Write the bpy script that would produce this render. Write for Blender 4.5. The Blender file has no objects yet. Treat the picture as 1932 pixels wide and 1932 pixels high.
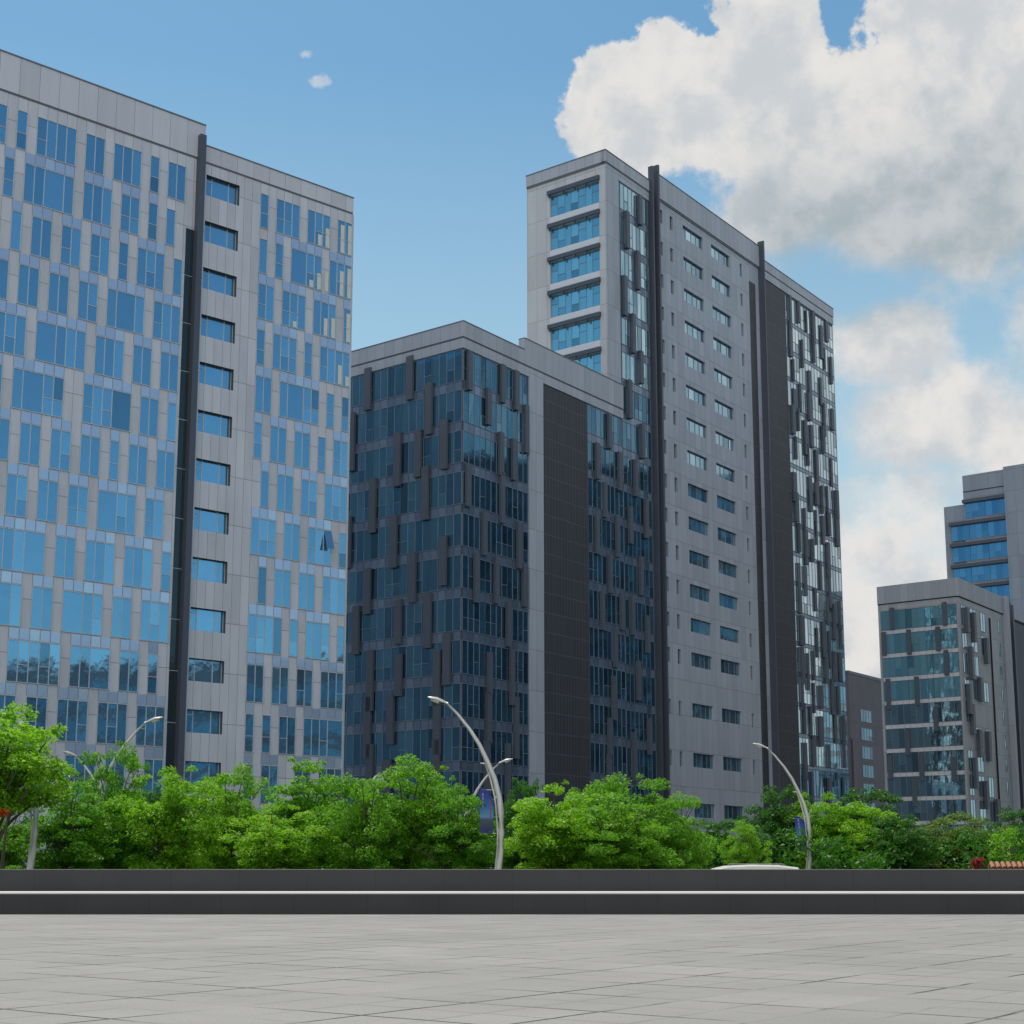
import bpy, math, random
import numpy as np
from mathutils import Vector, Matrix

C = bpy.context.scene.collection
R = math.radians
rnd = random.Random(7)

# ------------------------------------------------------------------ camera
F_PX, CX, CY, HZ = 2796.0, 966.0, 1170.0, 468.0        # photo geometry on a 1932 px grid
PITCH = math.atan(HZ / F_PX)
EYE = 1.5
cam_d = bpy.data.cameras.new("camera")
cam = bpy.data.objects.new("camera", cam_d)
C.objects.link(cam)
cam.location = (0, 0, EYE)
cam.rotation_euler = (R(90) + PITCH, 0, 0)
cam_d.sensor_width = 36
cam_d.lens = F_PX / 1932 * 36
cam_d.shift_y = (CY - 966) / 1932
cam_d.clip_end = 6000
bpy.context.scene.camera = cam


def ray(x, y):
    c, s = math.cos(PITCH), math.sin(PITCH)
    return Vector((x - CX, F_PX * c - s * (CY - y), F_PX * s + c * (CY - y)))


def at(x, y, dist):
    """the point at forward distance dist seen at (x, y)"""
    d = ray(x, y)
    p = d * (dist / d.y)
    return Vector((p.x, p.y, p.z + EYE))


def foot(x, dist):
    p = at(x, 1638, dist)
    return Vector((p.x, p.y, 0))


# ------------------------------------------------------------------ node helpers
class NT:
    def __init__(self, tree):
        self.t = tree
        self.t.nodes.clear()

    def n(self, typ, **kw):
        nd = self.t.nodes.new(typ)
        for k, v in kw.items():
            setattr(nd, k, v)
        return nd

    def set(self, sock, v):
        if isinstance(v, bpy.types.NodeSocket):
            self.t.links.new(v, sock)
        elif isinstance(v, (tuple, list)) and sock.type == 'RGBA' and len(v) == 3:
            sock.default_value = (*v, 1)
        else:
            sock.default_value = v

    def m(self, op, a, b=None, c=None):
        nd = self.n('ShaderNodeMath', operation=op)
        self.set(nd.inputs[0], a)
        if b is not None:
            self.set(nd.inputs[1], b)
        if c is not None:
            self.set(nd.inputs[2], c)
        return nd.outputs[0]

    def mix(self, f, a, b, mode='MIX'):
        nd = self.n('ShaderNodeMix', data_type='RGBA', blend_type=mode)
        self.set(nd.inputs[0], f)
        self.set(nd.inputs[6], a)
        self.set(nd.inputs[7], b)
        return nd.outputs[2]

    def noise(self, vec, scale, detail=4, rough=.55, dist=0.0):
        nd = self.n('ShaderNodeTexNoise')
        self.set(nd.inputs['Vector'], vec)
        nd.inputs['Scale'].default_value = scale
        nd.inputs['Detail'].default_value = detail
        nd.inputs['Roughness'].default_value = rough
        nd.inputs['Distortion'].default_value = dist
        return nd.outputs['Fac']

    def ramp(self, v, a, b, lo=0.0, hi=1.0, smooth=True):
        nd = self.n('ShaderNodeMapRange', interpolation_type='SMOOTHSTEP' if smooth else 'LINEAR')
        self.set(nd.inputs[0], v)
        self.set(nd.inputs[1], a)
        self.set(nd.inputs[2], b)
        self.set(nd.inputs[3], lo)
        self.set(nd.inputs[4], hi)
        return nd.outputs[0]

    def sep(self, v):
        nd = self.n('ShaderNodeSeparateXYZ')
        self.set(nd.inputs[0], v)
        return nd.outputs

    def comb(self, x, y, z):
        nd = self.n('ShaderNodeCombineXYZ')
        self.set(nd.inputs[0], x)
        self.set(nd.inputs[1], y)
        self.set(nd.inputs[2], z)
        return nd.outputs[0]


# ------------------------------------------------------------------ world, sun, exposure
SUN_AZ, SUN_EL = -24.0, 63.0
world = bpy.data.worlds.new("World")
bpy.context.scene.world = world
world.use_nodes = True
w = NT(world.node_tree)
sky = w.n('ShaderNodeTexSky', sky_type='NISHITA', sun_disc=False)
sky.sun_elevation = R(SUN_EL)
sky.sun_rotation = R(SUN_AZ)
sky.air_density = 1.0
sky.dust_density = 0.4
sky.ozone_density = 1.6
tc = w.n('ShaderNodeTexCoord')
D = tc.outputs['Generated']
dx, dy, dz = w.sep(D)
az = w.m('MULTIPLY', w.m('ARCTAN2', dx, dy), 57.2958)
el = w.m('MULTIPLY', w.m('ARCSINE', dz), 57.2958)
BLOBS = [(4.7, 27.7, 2.9, 3.1), (6.8, 28.7, 3.0, 2.7), (10.4, 28.6, 4.2, 3.7), (14.6, 27.2, 4.8, 4.0), (19.4, 29.2, 5.4, 4.6),
         (13.2, 25.6, 5.4, 3.0), (18.8, 24.4, 6.4, 4.6), (15.0, 24.0, 4.2, 3.0),
         (20.8, 12.5, 5.6, 7.0), (16.6, 8.5, 7.5, 8.0), (21.4, 19.9, 2.8, 2.2), (15.0, 19.4, 3.2, 2.2), (16.6, 16.6, 5, 2.4), (11.0, 24.2, 3.4, 2.0),
         (14, 2, 16, 6),
         (61, 17, 15, 22), (70, 34, 12, 9), (-60, 30, 14, 9), (-100, 42, 24, 12), (160, 35, 30, 12), (-150, 24, 25, 10), (30, 48, 15, 9)]
v = None
for a, e, ra, re in BLOBS:
    da = w.m('DIVIDE', w.m('SUBTRACT', az, a), ra)
    de = w.m('DIVIDE', w.m('SUBTRACT', el, e), re)
    q = w.m('SUBTRACT', 1.0, w.m('SQRT', w.m('ADD', w.m('MULTIPLY', da, da), w.m('MULTIPLY', de, de))))
    v = q if v is None else w.m('SMOOTH_MAX', v, q, .12)
nz = w.noise(D, 13, 9, .62)
nz2 = w.noise(D, 46, 7, .6)
# unseen bright cloud decks behind the viewer and overhead, added to fill the facades
v = w.m('MAXIMUM', v, w.m('ADD', w.m('MULTIPLY', w.ramp(w.m('MULTIPLY', dy, -1.0), .42, .75), 1.25), -.75))
v = w.m('MAXIMUM', v, w.m('ADD', w.m('MULTIPLY', w.ramp(dz, .62, .85), 1.1), -.8))
dens = w.m('ADD', v, w.m('MULTIPLY', w.m('SUBTRACT', nz, .5), 1.55))
dens = w.m('ADD', dens, w.m('MULTIPLY', w.m('SUBTRACT', nz2, .5), .42))
# the underside of the big cloud is soft, its top edge crisp
soft = w.ramp(el, 21.5, 28.0, .55, .10)
alpha = w.ramp(dens, .0, soft)
alpha = w.m('MULTIPLY', alpha, w.ramp(el, 0.0, 3.0, .6, 1.0))
wnz = w.noise(D, 95, 5, .6)
for a, e, ra, re, g_ in ((-8.55, 30.1, .42, .20, .5), (-8.0, 29.3, .5, .30, .5)):
    da = w.m('DIVIDE', w.m('SUBTRACT', az, a), ra)
    de = w.m('DIVIDE', w.m('SUBTRACT', el, e), re)
    q = w.m('SUBTRACT', 1.0, w.m('SQRT', w.m('ADD', w.m('MULTIPLY', da, da), w.m('MULTIPLY', de, de))))
    q = w.m('ADD', w.m('MULTIPLY', q, .8), w.m('MULTIPLY', w.m('SUBTRACT', wnz, .53), 2.6))
    alpha = w.m('MAXIMUM', alpha, w.m('MULTIPLY', w.ramp(w.m('MINIMUM', q, w.m('ADD', w.m('SUBTRACT', 1.6, w.m('ABSOLUTE', da)), w.m('MULTIPLY', w.m('ABSOLUTE', de), -.6))), .0, .7), g_))
gx = w.m('DIVIDE', w.m('SUBTRACT', az, 16.0), 11.0)
gy = w.m('DIVIDE', w.m('SUBTRACT', el, 23.6), 4.6)
gr = w.ramp(w.m('ADD', w.m('SQRT', w.m('ADD', w.m('MULTIPLY', gx, gx), w.m('MULTIPLY', gy, gy))),
                w.m('MULTIPLY', w.m('SUBTRACT', nz, .5), 1.5)), .25, 1.15, 1.0, 0.0)
puff = w.ramp(w.noise(D, 24, 7, .58), .36, .64)
ccol = w.mix(puff, (5.9, 6.2, 6.5), (7.9, 7.7, 7.5))
ccol = w.mix(w.ramp(w.m('MULTIPLY', dy, -1.0), .3, .7), ccol, (11.5, 11.2, 10.8))  # the added rear clouds are made brighter as fill
ccol = w.mix(gr, ccol, w.mix(puff, (3.9, 4.6, 5.0), (5.6, 5.9, 6.1)))
skyc = w.mix(1.0, sky.outputs[0], (0.84, 1.21, 1.17), 'MULTIPLY')
skyc = w.mix(w.ramp(dy, -.35, .25, 1.0, 0.0), skyc, w.mix(1.0, skyc, (.88, .93, .98), 'MULTIPLY'))
hz = w.ramp(el, 2.0, 30.0, .85, 0.0, smooth=False)
hz = w.m('MULTIPLY', hz, w.ramp(dy, -.35, .3, .22, 1.0))
skyc = w.mix(hz, skyc, (6.2, 7.6, 7.4))
col = w.mix(alpha, skyc, ccol)
bg = w.n('ShaderNodeBackground')
w.set(bg.inputs[0], col)
bg.inputs[1].default_value = 0.10
out = w.n('ShaderNodeOutputWorld')
w.t.links.new(bg.outputs[0], out.inputs[0])

sun_d = bpy.data.lights.new("sun", 'SUN')
sun_d.energy = 3.0
sun_d.angle = R(.5)
sun_d.color = (1, .955, .88)
sun = bpy.data.objects.new("sun", sun_d)
C.objects.link(sun)
S = Vector((math.sin(R(SUN_AZ)) * math.cos(R(SUN_EL)), math.cos(R(SUN_AZ)) * math.cos(R(SUN_EL)), math.sin(R(SUN_EL))))
sun.rotation_euler = S.to_track_quat('Z', 'Y').to_euler()
sun.location = (0, 0, 150)

sc = bpy.context.scene
sc.view_settings.view_transform = 'Standard'
sc.view_settings.look = 'None'
sc.view_settings.exposure = 0.0
sc.view_settings.gamma = 1
sc.cycles.max_bounces = 6
sc.cycles.transparent_max_bounces = 8


# ------------------------------------------------------------------ materials
def mat(name):
    m_ = bpy.data.materials.new(name)
    m_.use_nodes = True
    return m_, NT(m_.node_tree)


def finish(t, **kw):
    b = t.n('ShaderNodeBsdfPrincipled')
    for k, v_ in kw.items():
        t.set(b.inputs[k.replace('_', ' ')], v_)
    o = t.n('ShaderNodeOutputMaterial')
    t.t.links.new(b.outputs[0], o.inputs[0])
    return b


def simple(name, col, rough=.6, metal=0.0, var=.12, scale=3.0, spec=.5):
    m_, t = mat(name)
    co = t.n('ShaderNodeTexCoord').outputs['Object']
    nz_ = t.noise(co, scale, 5)
    c1 = tuple(c * (1 - var) for c in col)
    c2 = tuple(min(1, c * (1 + var)) for c in col)
    finish(t, Base_Color=t.mix(nz_, c1, c2), Roughness=rough, Metallic=metal, Specular_IOR_Level=spec)
    return m_


def panels(name, col, mod, off, zp, zo, rough=.55, jw=.035, jdark=.45, metal=.0, sub=0, dirt=.16, panelvar=.085):
    """cladding panels with joints: mod metres apart along the wall, zp apart in height"""
    m_, t = mat(name)
    tcn = t.n('ShaderNodeTexCoord')
    x, y, z = t.sep(tcn.outputs['Object'])
    nx, ny, nzn = t.sep(tcn.outputs['Normal'])
    isx = t.m('GREATER_THAN', t.m('ABSOLUTE', nx), .7)
    u = t.m('ADD', t.m('MULTIPLY', isx, y), t.m('MULTIPLY', t.m('SUBTRACT', 1.0, isx), x))
    mu = t.m('FLOORED_MODULO', t.m('SUBTRACT', u, off - jw / 2), mod)
    mz = t.m('FLOORED_MODULO', t.m('SUBTRACT', z, zo - jw / 2), zp)
    j = t.m('MAXIMUM', t.m('LESS_THAN', mu, jw), t.m('LESS_THAN', mz, jw * 1.5))
    cell = t.comb(t.m('FLOOR', t.m('DIVIDE', t.m('SUBTRACT', u, off), mod)), t.m('FLOOR', t.m('DIVIDE', t.m('SUBTRACT', z, zo), zp)), isx)
    wn = t.n('ShaderNodeTexWhiteNoise')
    t.set(wn.inputs['Vector'], cell)
    co = t.comb(t.m('MULTIPLY', u, 1.0), t.m('MULTIPLY', z, .16), 0.0)
    streak = t.noise(co, 1.1, 6, .6)
    big = t.noise(tcn.outputs['Object'], .09, 4, .6)
    k = t.m('ADD', t.m('MULTIPLY', t.m('SUBTRACT', wn.outputs[0], .5), panelvar * 2),
            t.m('ADD', t.m('MULTIPLY', t.m('SUBTRACT', streak, .5), dirt * 2), t.m('MULTIPLY', t.m('SUBTRACT', big, .5), dirt * 1.6)))
    k = t.m('ADD', 1.0, k)
    k = t.m('MULTIPLY', k, t.m('SUBTRACT', 1.0, t.m('MULTIPLY', j, 1 - jdark)))
    c = t.mix(1.0, col, t.comb(k, k, k), 'MULTIPLY')
    bmp = t.n('ShaderNodeBump')
    bmp.inputs['Strength'].default_value = .4
    bmp.inputs['Distance'].default_value = .02
    t.set(bmp.inputs['Height'], t.m('SUBTRACT', 1.0, j))
    b = finish(t, Base_Color=c, Roughness=rough, Metallic=metal)
    t.t.links.new(bmp.outputs[0], b.inputs['Normal'])
    return m_


def glass(name, ca, cb, metal=.85, rough=.04, wave=.25, var=1.0):
    """coated office glazing: a tinted mirror film, each pane a little different"""
    m_, t = mat(name)
    g = t.n('ShaderNodeNewGeometry')
    tcn = t.n('ShaderNodeTexCoord')
    rr = g.outputs['Random Per Island']
    c = t.mix(rr, ca, cb)
    odd = t.m('FRACT', t.m('MULTIPLY', rr, 37.0))
    c = t.mix(t.ramp(odd, .86, .92, 0.0, .55), c, tuple(x * .45 for x in ca))
    c = t.mix(t.ramp(odd, .10, .06, 0.0, .35), c, tuple(min(1, x * 1.35 + .03) for x in cb))
    bmp = t.n('ShaderNodeBump')
    bmp.inputs['Strength'].default_value = wave
    bmp.inputs['Distance'].default_value = .05
    t.set(bmp.inputs['Height'], t.noise(tcn.outputs['Object'], .55, 3, .5))
    b = finish(t, Base_Color=c, Roughness=rough, Metallic=metal)
    t.t.links.new(bmp.outputs[0], b.inputs['Normal'])
    return m_


M = {}
M['panel_A'] = panels('grey_cladding', (.52, .555, .63), .853, .10, 4.36, .55, dirt=.17)
M['parapet_A'] = panels('parapet_cladding', (.52, .555, .63), 1.706, .10, 30, -4, dirt=.10)
M['recess_shade_A'] = simple('recess_shade', (.09, .09, .10), .7)  # dark colour stands for the shade on the window jambs
M['panel_B'] = panels('dark_cladding', (.07, .09, .125), 1.36, .0, 4.6, 2.2, dirt=.2, jdark=.6)
M['parapet_B'] = panels('parapet_cladding_grey', (.39, .43, .50), 1.36, .3, 30, -4, dirt=.10)
M['panel_T'] = panels('tower_cladding', (.38, .425, .50), 1.46, .25, 4.62, 2.65, dirt=.17)
M['panel_TL'] = panels('tower_end_cladding', (.51, .53, .57), 1.54, .0, 4.62, 2.65, dirt=.10)
M['louver'] = panels('brown_louvre', (.042, .045, .054), .60, .0, 2.3, .5, jw=.07, jdark=1.9, dirt=.15)
M['panel_E'] = panels('blue_grey_cladding', (.27, .31, .38), 1.9, 0, 4.55, .8, dirt=.1)
M['fin'] = simple('slate_fin', (.085, .10, .135), .45, .3)
M['fin_B'] = simple('box_panel', (.10, .12, .155), .5, .2, scale=.8)
M['groove'] = simple('shadow_gap', (.02, .02, .025), .8)
M['coping_dark'] = simple('roof_edge', (.16, .165, .18), .5, .2)
M['frame'] = simple('window_frame', (.55, .56, .58), .4, .4)
M['frame_B'] = simple('slim_frame', (.28, .32, .38), .4, .4)
M['frame_T'] = simple('steel_frame', (.20, .24, .28), .4, .4)
M['glass_A'] = glass('blue_glazing', (.20, .42, .59), (.29, .54, .72))
M['span_A'] = glass('pale_spandrel_glass', (.50, .58, .74), (.60, .68, .84), .6, .18)
M['glass_B'] = glass('deep_blue_glazing', (.04, .12, .20), (.10, .24, .34))
M['glass_T'] = glass('tower_glazing', (.16, .32, .43), (.36, .55, .64))
M['glass_TL'] = glass('tower_band_glazing', (.24, .54, .66), (.36, .70, .80))
M['glass_far'] = glass('patchwork_glazing', (.15, .26, .34), (.56, .70, .76), .85, .06)
M['span_B'] = glass('lilac_spandrel', (.13, .18, .26), (.21, .28, .38), .55, .25)
M['span_T'] = simple('white_spandrel', (.66, .68, .74), .4, .1)
M['glass_C_sky'] = glass('teal_sky_glazing', (.13, .36, .50), (.24, .52, .66), .55)  # brighter, less mirror-like tint imitates a bright sky reflection
M['roof'] = simple('roof_felt', (.2, .2, .2), .9)
M['see_through'] = simple('sky_seen_through', (.62, .66, .64), .8)  # pale tone of the sky showing through the corner windows


# ------------------------------------------------------------------ mesh builder
class MB:
    def __init__(self):
        self.v, self.f, self.mi = [], [], []

    def quad(self, a, b, c, d, mi=0):
        i = len(self.v)
        self.v += [a, b, c, d]
        self.f.append((i, i + 1, i + 2, i + 3))
        self.mi.append(mi)

    def box(self, x0, x1, y0, y1, z0, z1, mi=0, bottom=True):
        i = len(self.v)
        self.v += [(x0, y0, z0), (x1, y0, z0), (x1, y1, z0), (x0, y1, z0), (x0, y0, z1), (x1, y0, z1), (x1, y1, z1), (x0, y1, z1)]
        fs = [(4, 5, 6, 7), (0, 1, 5, 4), (1, 2, 6, 5), (2, 3, 7, 6), (3, 0, 4, 7)]
        if bottom:
            fs.append((3, 2, 1, 0))
        for f_ in fs:
            self.f.append(tuple(i + k for k in f_))
            self.mi.append(mi)

    def tube(self, pts, rad, n=8, mi=0, cap=True):
        i0 = len(self.v)
        P_ = [Vector(p) for p in pts]
        for k, p in enumerate(P_):
            d = (P_[min(k + 1, len(P_) - 1)] - P_[max(k - 1, 0)]).normalized()
            a = d.cross(Vector((0, 0, 1)))
            if a.length < .05:
                a = d.cross(Vector((0, 1, 0)))
            a.normalize()
            b = d.cross(a)
            for q_ in range(n):
                t_ = 2 * math.pi * q_ / n
                self.v.append(tuple(p + (a * math.cos(t_) + b * math.sin(t_)) * rad[k]))
        for k in range(len(P_) - 1):
            for q_ in range(n):
                r_ = (q_ + 1) % n
                self.f.append((i0 + k * n + q_, i0 + k * n + r_, i0 + (k + 1) * n + r_, i0 + (k + 1) * n + q_))
                self.mi.append(mi)
        if cap:
            self.f.append(tuple(i0 + q_ for q_ in range(n)))
            self.f.append(tuple(i0 + (len(P_) - 1) * n + n - 1 - q_ for q_ in range(n)))
            self.mi += [mi, mi]

    def lathe(self, c, prof, n=14, mi=0, axis='z'):
        """prof: list of (radius, height); closed at both ends if radii are ~0"""
        i0 = len(self.v)
        for r_, h_ in prof:
            for q_ in range(n):
                t_ = 2 * math.pi * q_ / n
                a, b = r_ * math.cos(t_), r_ * math.sin(t_)
                self.v.append((c[0] + a, c[1] + b, c[2] + h_) if axis == 'z' else (c[0] + a, c[1] + h_, c[2] + b))
        for k in range(len(prof) - 1):
            for q_ in range(n):
                r_ = (q_ + 1) % n
                self.f.append((i0 + k * n + q_, i0 + k * n + r_, i0 + (k + 1) * n + r_, i0 + (k + 1) * n + q_))
                self.mi.append(mi)

    def build(self, name, mats, parent=None, smooth=False):
        me = bpy.data.meshes.new(name)
        me.from_pydata(self.v, [], self.f)
        for m_ in (mats if isinstance(mats, (list, tuple)) else [mats]):
            me.materials.append(m_)
        me.polygons.foreach_set('material_index', self.mi)
        if smooth:
            me.polygons.foreach_set('use_smooth', [True] * len(me.polygons))
        me.update()
        o = bpy.data.objects.new(name, me)
        C.objects.link(o)
        if parent:
            o.parent = parent
        return o


def tag(o, label=None, cat=None, group=None, kind=None):
    if label:
        o['label'] = label
    if cat:
        o['category'] = cat
    if group:
        o['group'] = group
    if kind:
        o['kind'] = kind
    return o


def thing(name, loc, rz, label, cat, group=None):
    o = bpy.data.objects.new(name, None)
    o.empty_display_size = .5
    C.objects.link(o)
    o.location = loc
    o.rotation_euler = (0, 0, rz)
    return tag(o, label, cat, group)


# facade frames: s along the wall, n out of it, z up.  'R' runs along +X, 'L' along +Y of the building
def fc(face, s, n, z):
    return (s, -n, z) if face == 'R' else (-n, s, z)


def fbox(mb, face, s0, s1, n0, n1, z0, z1, mi=0):
    if face == 'R':
        mb.box(s0, s1, -n1, -n0, z0, z1, mi)
    else:
        mb.box(-n1, -n0, s0, s1, z0, z1, mi)


def fquad(mb, face, s0, s1, z0, z1, n, mi=0, n2=None):
    n2 = n if n2 is None else n2
    q = [fc(face, s0, n, z0), fc(face, s1, n, z0), fc(face, s1, n2, z1), fc(face, s0, n2, z1)]
    if face == 'L':
        q.reverse()
    mb.quad(*q, mi)


def wall_grid(mb, face, s0, s1, z0, z1, holes, depth, mi=0, mj=0):
    """a wall face at n=0 with rectangular openings and their jambs"""
    ss = sorted({s0, s1, *[h[0] for h in holes], *[h[1] for h in holes]})
    zs = sorted({z0, z1, *[h[2] for h in holes], *[h[3] for h in holes]})
    for i in range(len(ss) - 1):
        for j in range(len(zs) - 1):
            cs, cz = (ss[i] + ss[i + 1]) / 2, (zs[j] + zs[j + 1]) / 2
            if not any(h[0] < cs < h[1] and h[2] < cz < h[3] for h in holes):
                fquad(mb, face, ss[i], ss[i + 1], zs[j], zs[j + 1], 0, mi)
    for a, b, c, d in holes:
        mb.quad(fc(face, a, 0, c), fc(face, a, 0, d), fc(face, a, -depth, d), fc(face, a, -depth, c), mj)
        mb.quad(fc(face, b, 0, c), fc(face, b, -depth, c), fc(face, b, -depth, d), fc(face, b, 0, d), mj)
        mb.quad(fc(face, a, 0, d), fc(face, b, 0, d), fc(face, b, -depth, d), fc(face, a, -depth, d), mj)
        mb.quad(fc(face, a, 0, c), fc(face, a, -depth, c), fc(face, b, -depth, c), fc(face, b, 0, c), mj)
    for a in (s0, s1):
        mb.quad(fc(face, a, 0, z0), fc(face, a, 0, z1), fc(face, a, -depth, z1), fc(face, a, -depth, z0), mi)
    mb.quad(fc(face, s0, 0, z1), fc(face, s1, 0, z1), fc(face, s1, -depth, z1), fc(face, s0, -depth, z1), mi)


def pane_mesh(face, s0, s1, zb, zt, n, cols, transoms=(), fw=.05, proud=.05, tilt=.006, skip=()):
    """glass panes of one window (first mesh) and its frame (second mesh). cols: pane edges"""
    g, fr = MB(), MB()
    for i in range(len(cols) - 1):
        a, b = cols[i], cols[i + 1]
        zz = [zb, *[z for c, z in transoms if c == i], zt]
        for k in range(len(zz) - 1):
            j = [n + rnd.uniform(-tilt, tilt) for _ in range(4)]
            q = [fc(face, a, j[0], zz[k]), fc(face, b, j[1], zz[k]), fc(face, b, j[2], zz[k + 1]), fc(face, a, j[3], zz[k + 1])]
            if face == 'L':
                q.reverse()
            g.quad(*q)
        for z in zz[1:-1]:
            fbox(fr, face, a + fw * .5, b - fw * .5, n - .02, n + proud * .9, z - fw / 2, z + fw / 2)
    for c in cols:
        fbox(fr, face, c - fw / 2, c + fw / 2, n - .02, n + proud, zb, zt)
    fbox(fr, face, s0 - fw / 2, s1 + fw / 2, n - .02, n + proud * 1.1, zb - fw, zb)
    fbox(fr, face, s0 - fw / 2, s1 + fw / 2, n - .02, n + proud * 1.1, zt, zt + fw)
    return g, fr


class Parts:
    """collects one kind of part; the 100 that show largest become objects, the rest one 'stuff' part"""
    def __init__(self, root, name, mats, child=None, cmats=None, cap=100):
        self.root, self.name, self.mats, self.child, self.cmats, self.cap = root, name, mats, child, cmats, cap
        self.items = []

    def add(self, weight, mb, mb2=None, mats=None):
        self.items.append((weight, len(self.items), mb, mb2, mats or self.mats))

    def flush(self):
        its = sorted(self.items, key=lambda t: (-t[0], t[1]))
        for _, _, mb, mb2, mats in its[:self.cap]:
            o = mb.build(self.name, mats, self.root)
            if mb2 is not None:
                mb2.build(self.child, self.cmats, o)
        rest = its[self.cap:]
        if not rest:
            return
        allm = []
        mm, m2 = MB(), MB()
        for _, _, mb, mb2, mats in rest:
            ml = mats if isinstance(mats, (list, tuple)) else [mats]
            idx = []
            for m_ in ml:
                if m_ not in allm:
                    allm.append(m_)
                idx.append(allm.index(m_))
            i = len(mm.v)
            mm.v += mb.v
            mm.f += [tuple(i + k for k in f_) for f_ in mb.f]
            mm.mi += [idx[k] for k in mb.mi]
            if mb2 is not None:
                i = len(m2.v)
                m2.v += mb2.v
                m2.f += [tuple(i + k for k in f_) for f_ in mb2.f]
                m2.mi += mb2.mi
        o = mm.build(self.name, allm, self.root)
        o['kind'] = 'stuff'
        if m2.v:
            c = m2.build(self.child, self.cmats, o)
            c['kind'] = 'stuff'


# ------------------------------------------------------------------ ground, road, plaza, terraces
def plaza_material():
    m_, t = mat('plaza_paving')
    co = t.n('ShaderNodeTexCoord').outputs['Object']
    x, y, z = t.sep(co)
    a = R(53.5)
    wob = t.m('MULTIPLY', t.m('SUBTRACT', t.noise(co, .35, 3), .5), .16)
    u = t.m('ADD', t.m('ADD', t.m('MULTIPLY', x, math.cos(a)), t.m('MULTIPLY', y, math.sin(a))), wob)
    v_ = t.m('ADD', t.m('ADD', t.m('MULTIPLY', x, -math.sin(a)), t.m('MULTIPLY', y, math.cos(a))), wob)
    u0 = -4.42 * math.cos(a) + 17.89 * math.sin(a)
    v0 = 4.42 * math.sin(a) + 17.89 * math.cos(a)
    lines = None
    for q, o, p, amp in ((u, u0, 1.78, 1), (v_, v0, 1.78, 1), (u, u0, .89, .30), (v_, v0, .89, .30)):
        k = t.m('PINGPONG', t.m('SUBTRACT', q, o), p / 2)
        l = t.ramp(k, .016, .040, amp, 0.0)
        lines = l if lines is None else t.m('MAXIMUM', lines, l)
    strength = t.ramp(t.noise(co, .42, 4, .6), .40, .56, .08, 1.0)
    lines = t.m('MULTIPLY', lines, strength)
    stain = t.noise(co, .25, 7, .62)
    wn = t.n('ShaderNodeTexWhiteNoise')
    t.set(wn.inputs['Vector'], t.comb(t.m('FLOOR', t.m('DIVIDE', t.m('SUBTRACT', u, u0), 1.78)), t.m('FLOOR', t.m('DIVIDE', t.m('SUBTRACT', v_, v0), 1.78)), 0.0))
    fine = t.noise(co, 38, 4, .7)
    # slight directional brushing and scattered pits
    st = t.n('ShaderNodeMapping')
    st.inputs['Scale'].default_value = (.5, 3.5, 1)
    st.inputs['Rotation'].default_value = (0, 0, R(12))
    t.set(st.inputs['Vector'], co)
    brush = t.noise(st.outputs[0], 1.6, 6, .65)
    pits = t.ramp(t.noise(co, 2.3, 5, .6), .70, .74, 0.0, .7)
    base = t.mix(stain, (.16, .153, .143), (.47, .452, .42))
    base = t.mix(t.m('MULTIPLY', wn.outputs[0], .32), base, (.17, .168, .16))
    base = t.mix(t.m('MULTIPLY', brush, .5), base, (.33, .325, .315))
    base = t.mix(t.ramp(fine, .35, .7, 0.0, .5), base, (.14, .14, .138))
    base = t.mix(t.m('MAXIMUM', pits, lines), base, (.025, .025, .025))
    bmp = t.n('ShaderNodeBump')
    bmp.inputs['Strength'].default_value = .35
    bmp.inputs['Distance'].default_value = .01
    t.set(bmp.inputs['Height'], t.m('SUBTRACT', t.m('ADD', t.m('MULTIPLY', fine, .35), brush), lines))
    b = finish(t, Base_Color=base, Roughness=.8)
    t.t.links.new(bmp.outputs[0], b.inputs['Normal'])
    return m_


mb = MB()
mb.quad((-2500, -600, -.02), (2500, -600, -.02), (2500, 3500, -.02), (-2500, 3500, -.02))
tag(mb.build('ground', simple('forecourt_paving', (.13, .135, .13), .95, scale=.1, var=.3)), kind='structure')
mb = MB()
mb.box(-160, 160, -60, 49.8, -.4, 0)
tag(mb.build('plaza', plaza_material()), kind='structure')
mb = MB()
mb.box(-400, 400, 56.6, 74, -.3, -.012)
tag(mb.build('road', simple('asphalt', (.05, .05, .052), .9, scale=2)), kind='structure')
mb = MB()
mb.box(-400, 400, 74.002, 84, -.3, .12)
mb.box(-400, 400, 54.5, 56.598, -.3, .12)
tag(mb.build('pavement', simple('pavement_slabs', (.25, .25, .24), .9, scale=1)), kind='structure')

def riser_material():
    m_, t = mat('dark_granite')
    co = t.n('ShaderNodeTexCoord').outputs['Object']
    x, y, z = t.sep(co)
    j = t.m('LESS_THAN', t.m('FLOORED_MODULO', x, 2.4), .012)
    c = t.mix(t.noise(co, 60, 3), (.016, .016, .018), (.036, .036, .038))
    c = t.mix(t.noise(co, .5, 5), c, (.05, .05, .053))
    c = t.mix(j, c, (.012, .012, .013))
    finish(t, Base_Color=c, Roughness=.75)
    return m_


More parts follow.
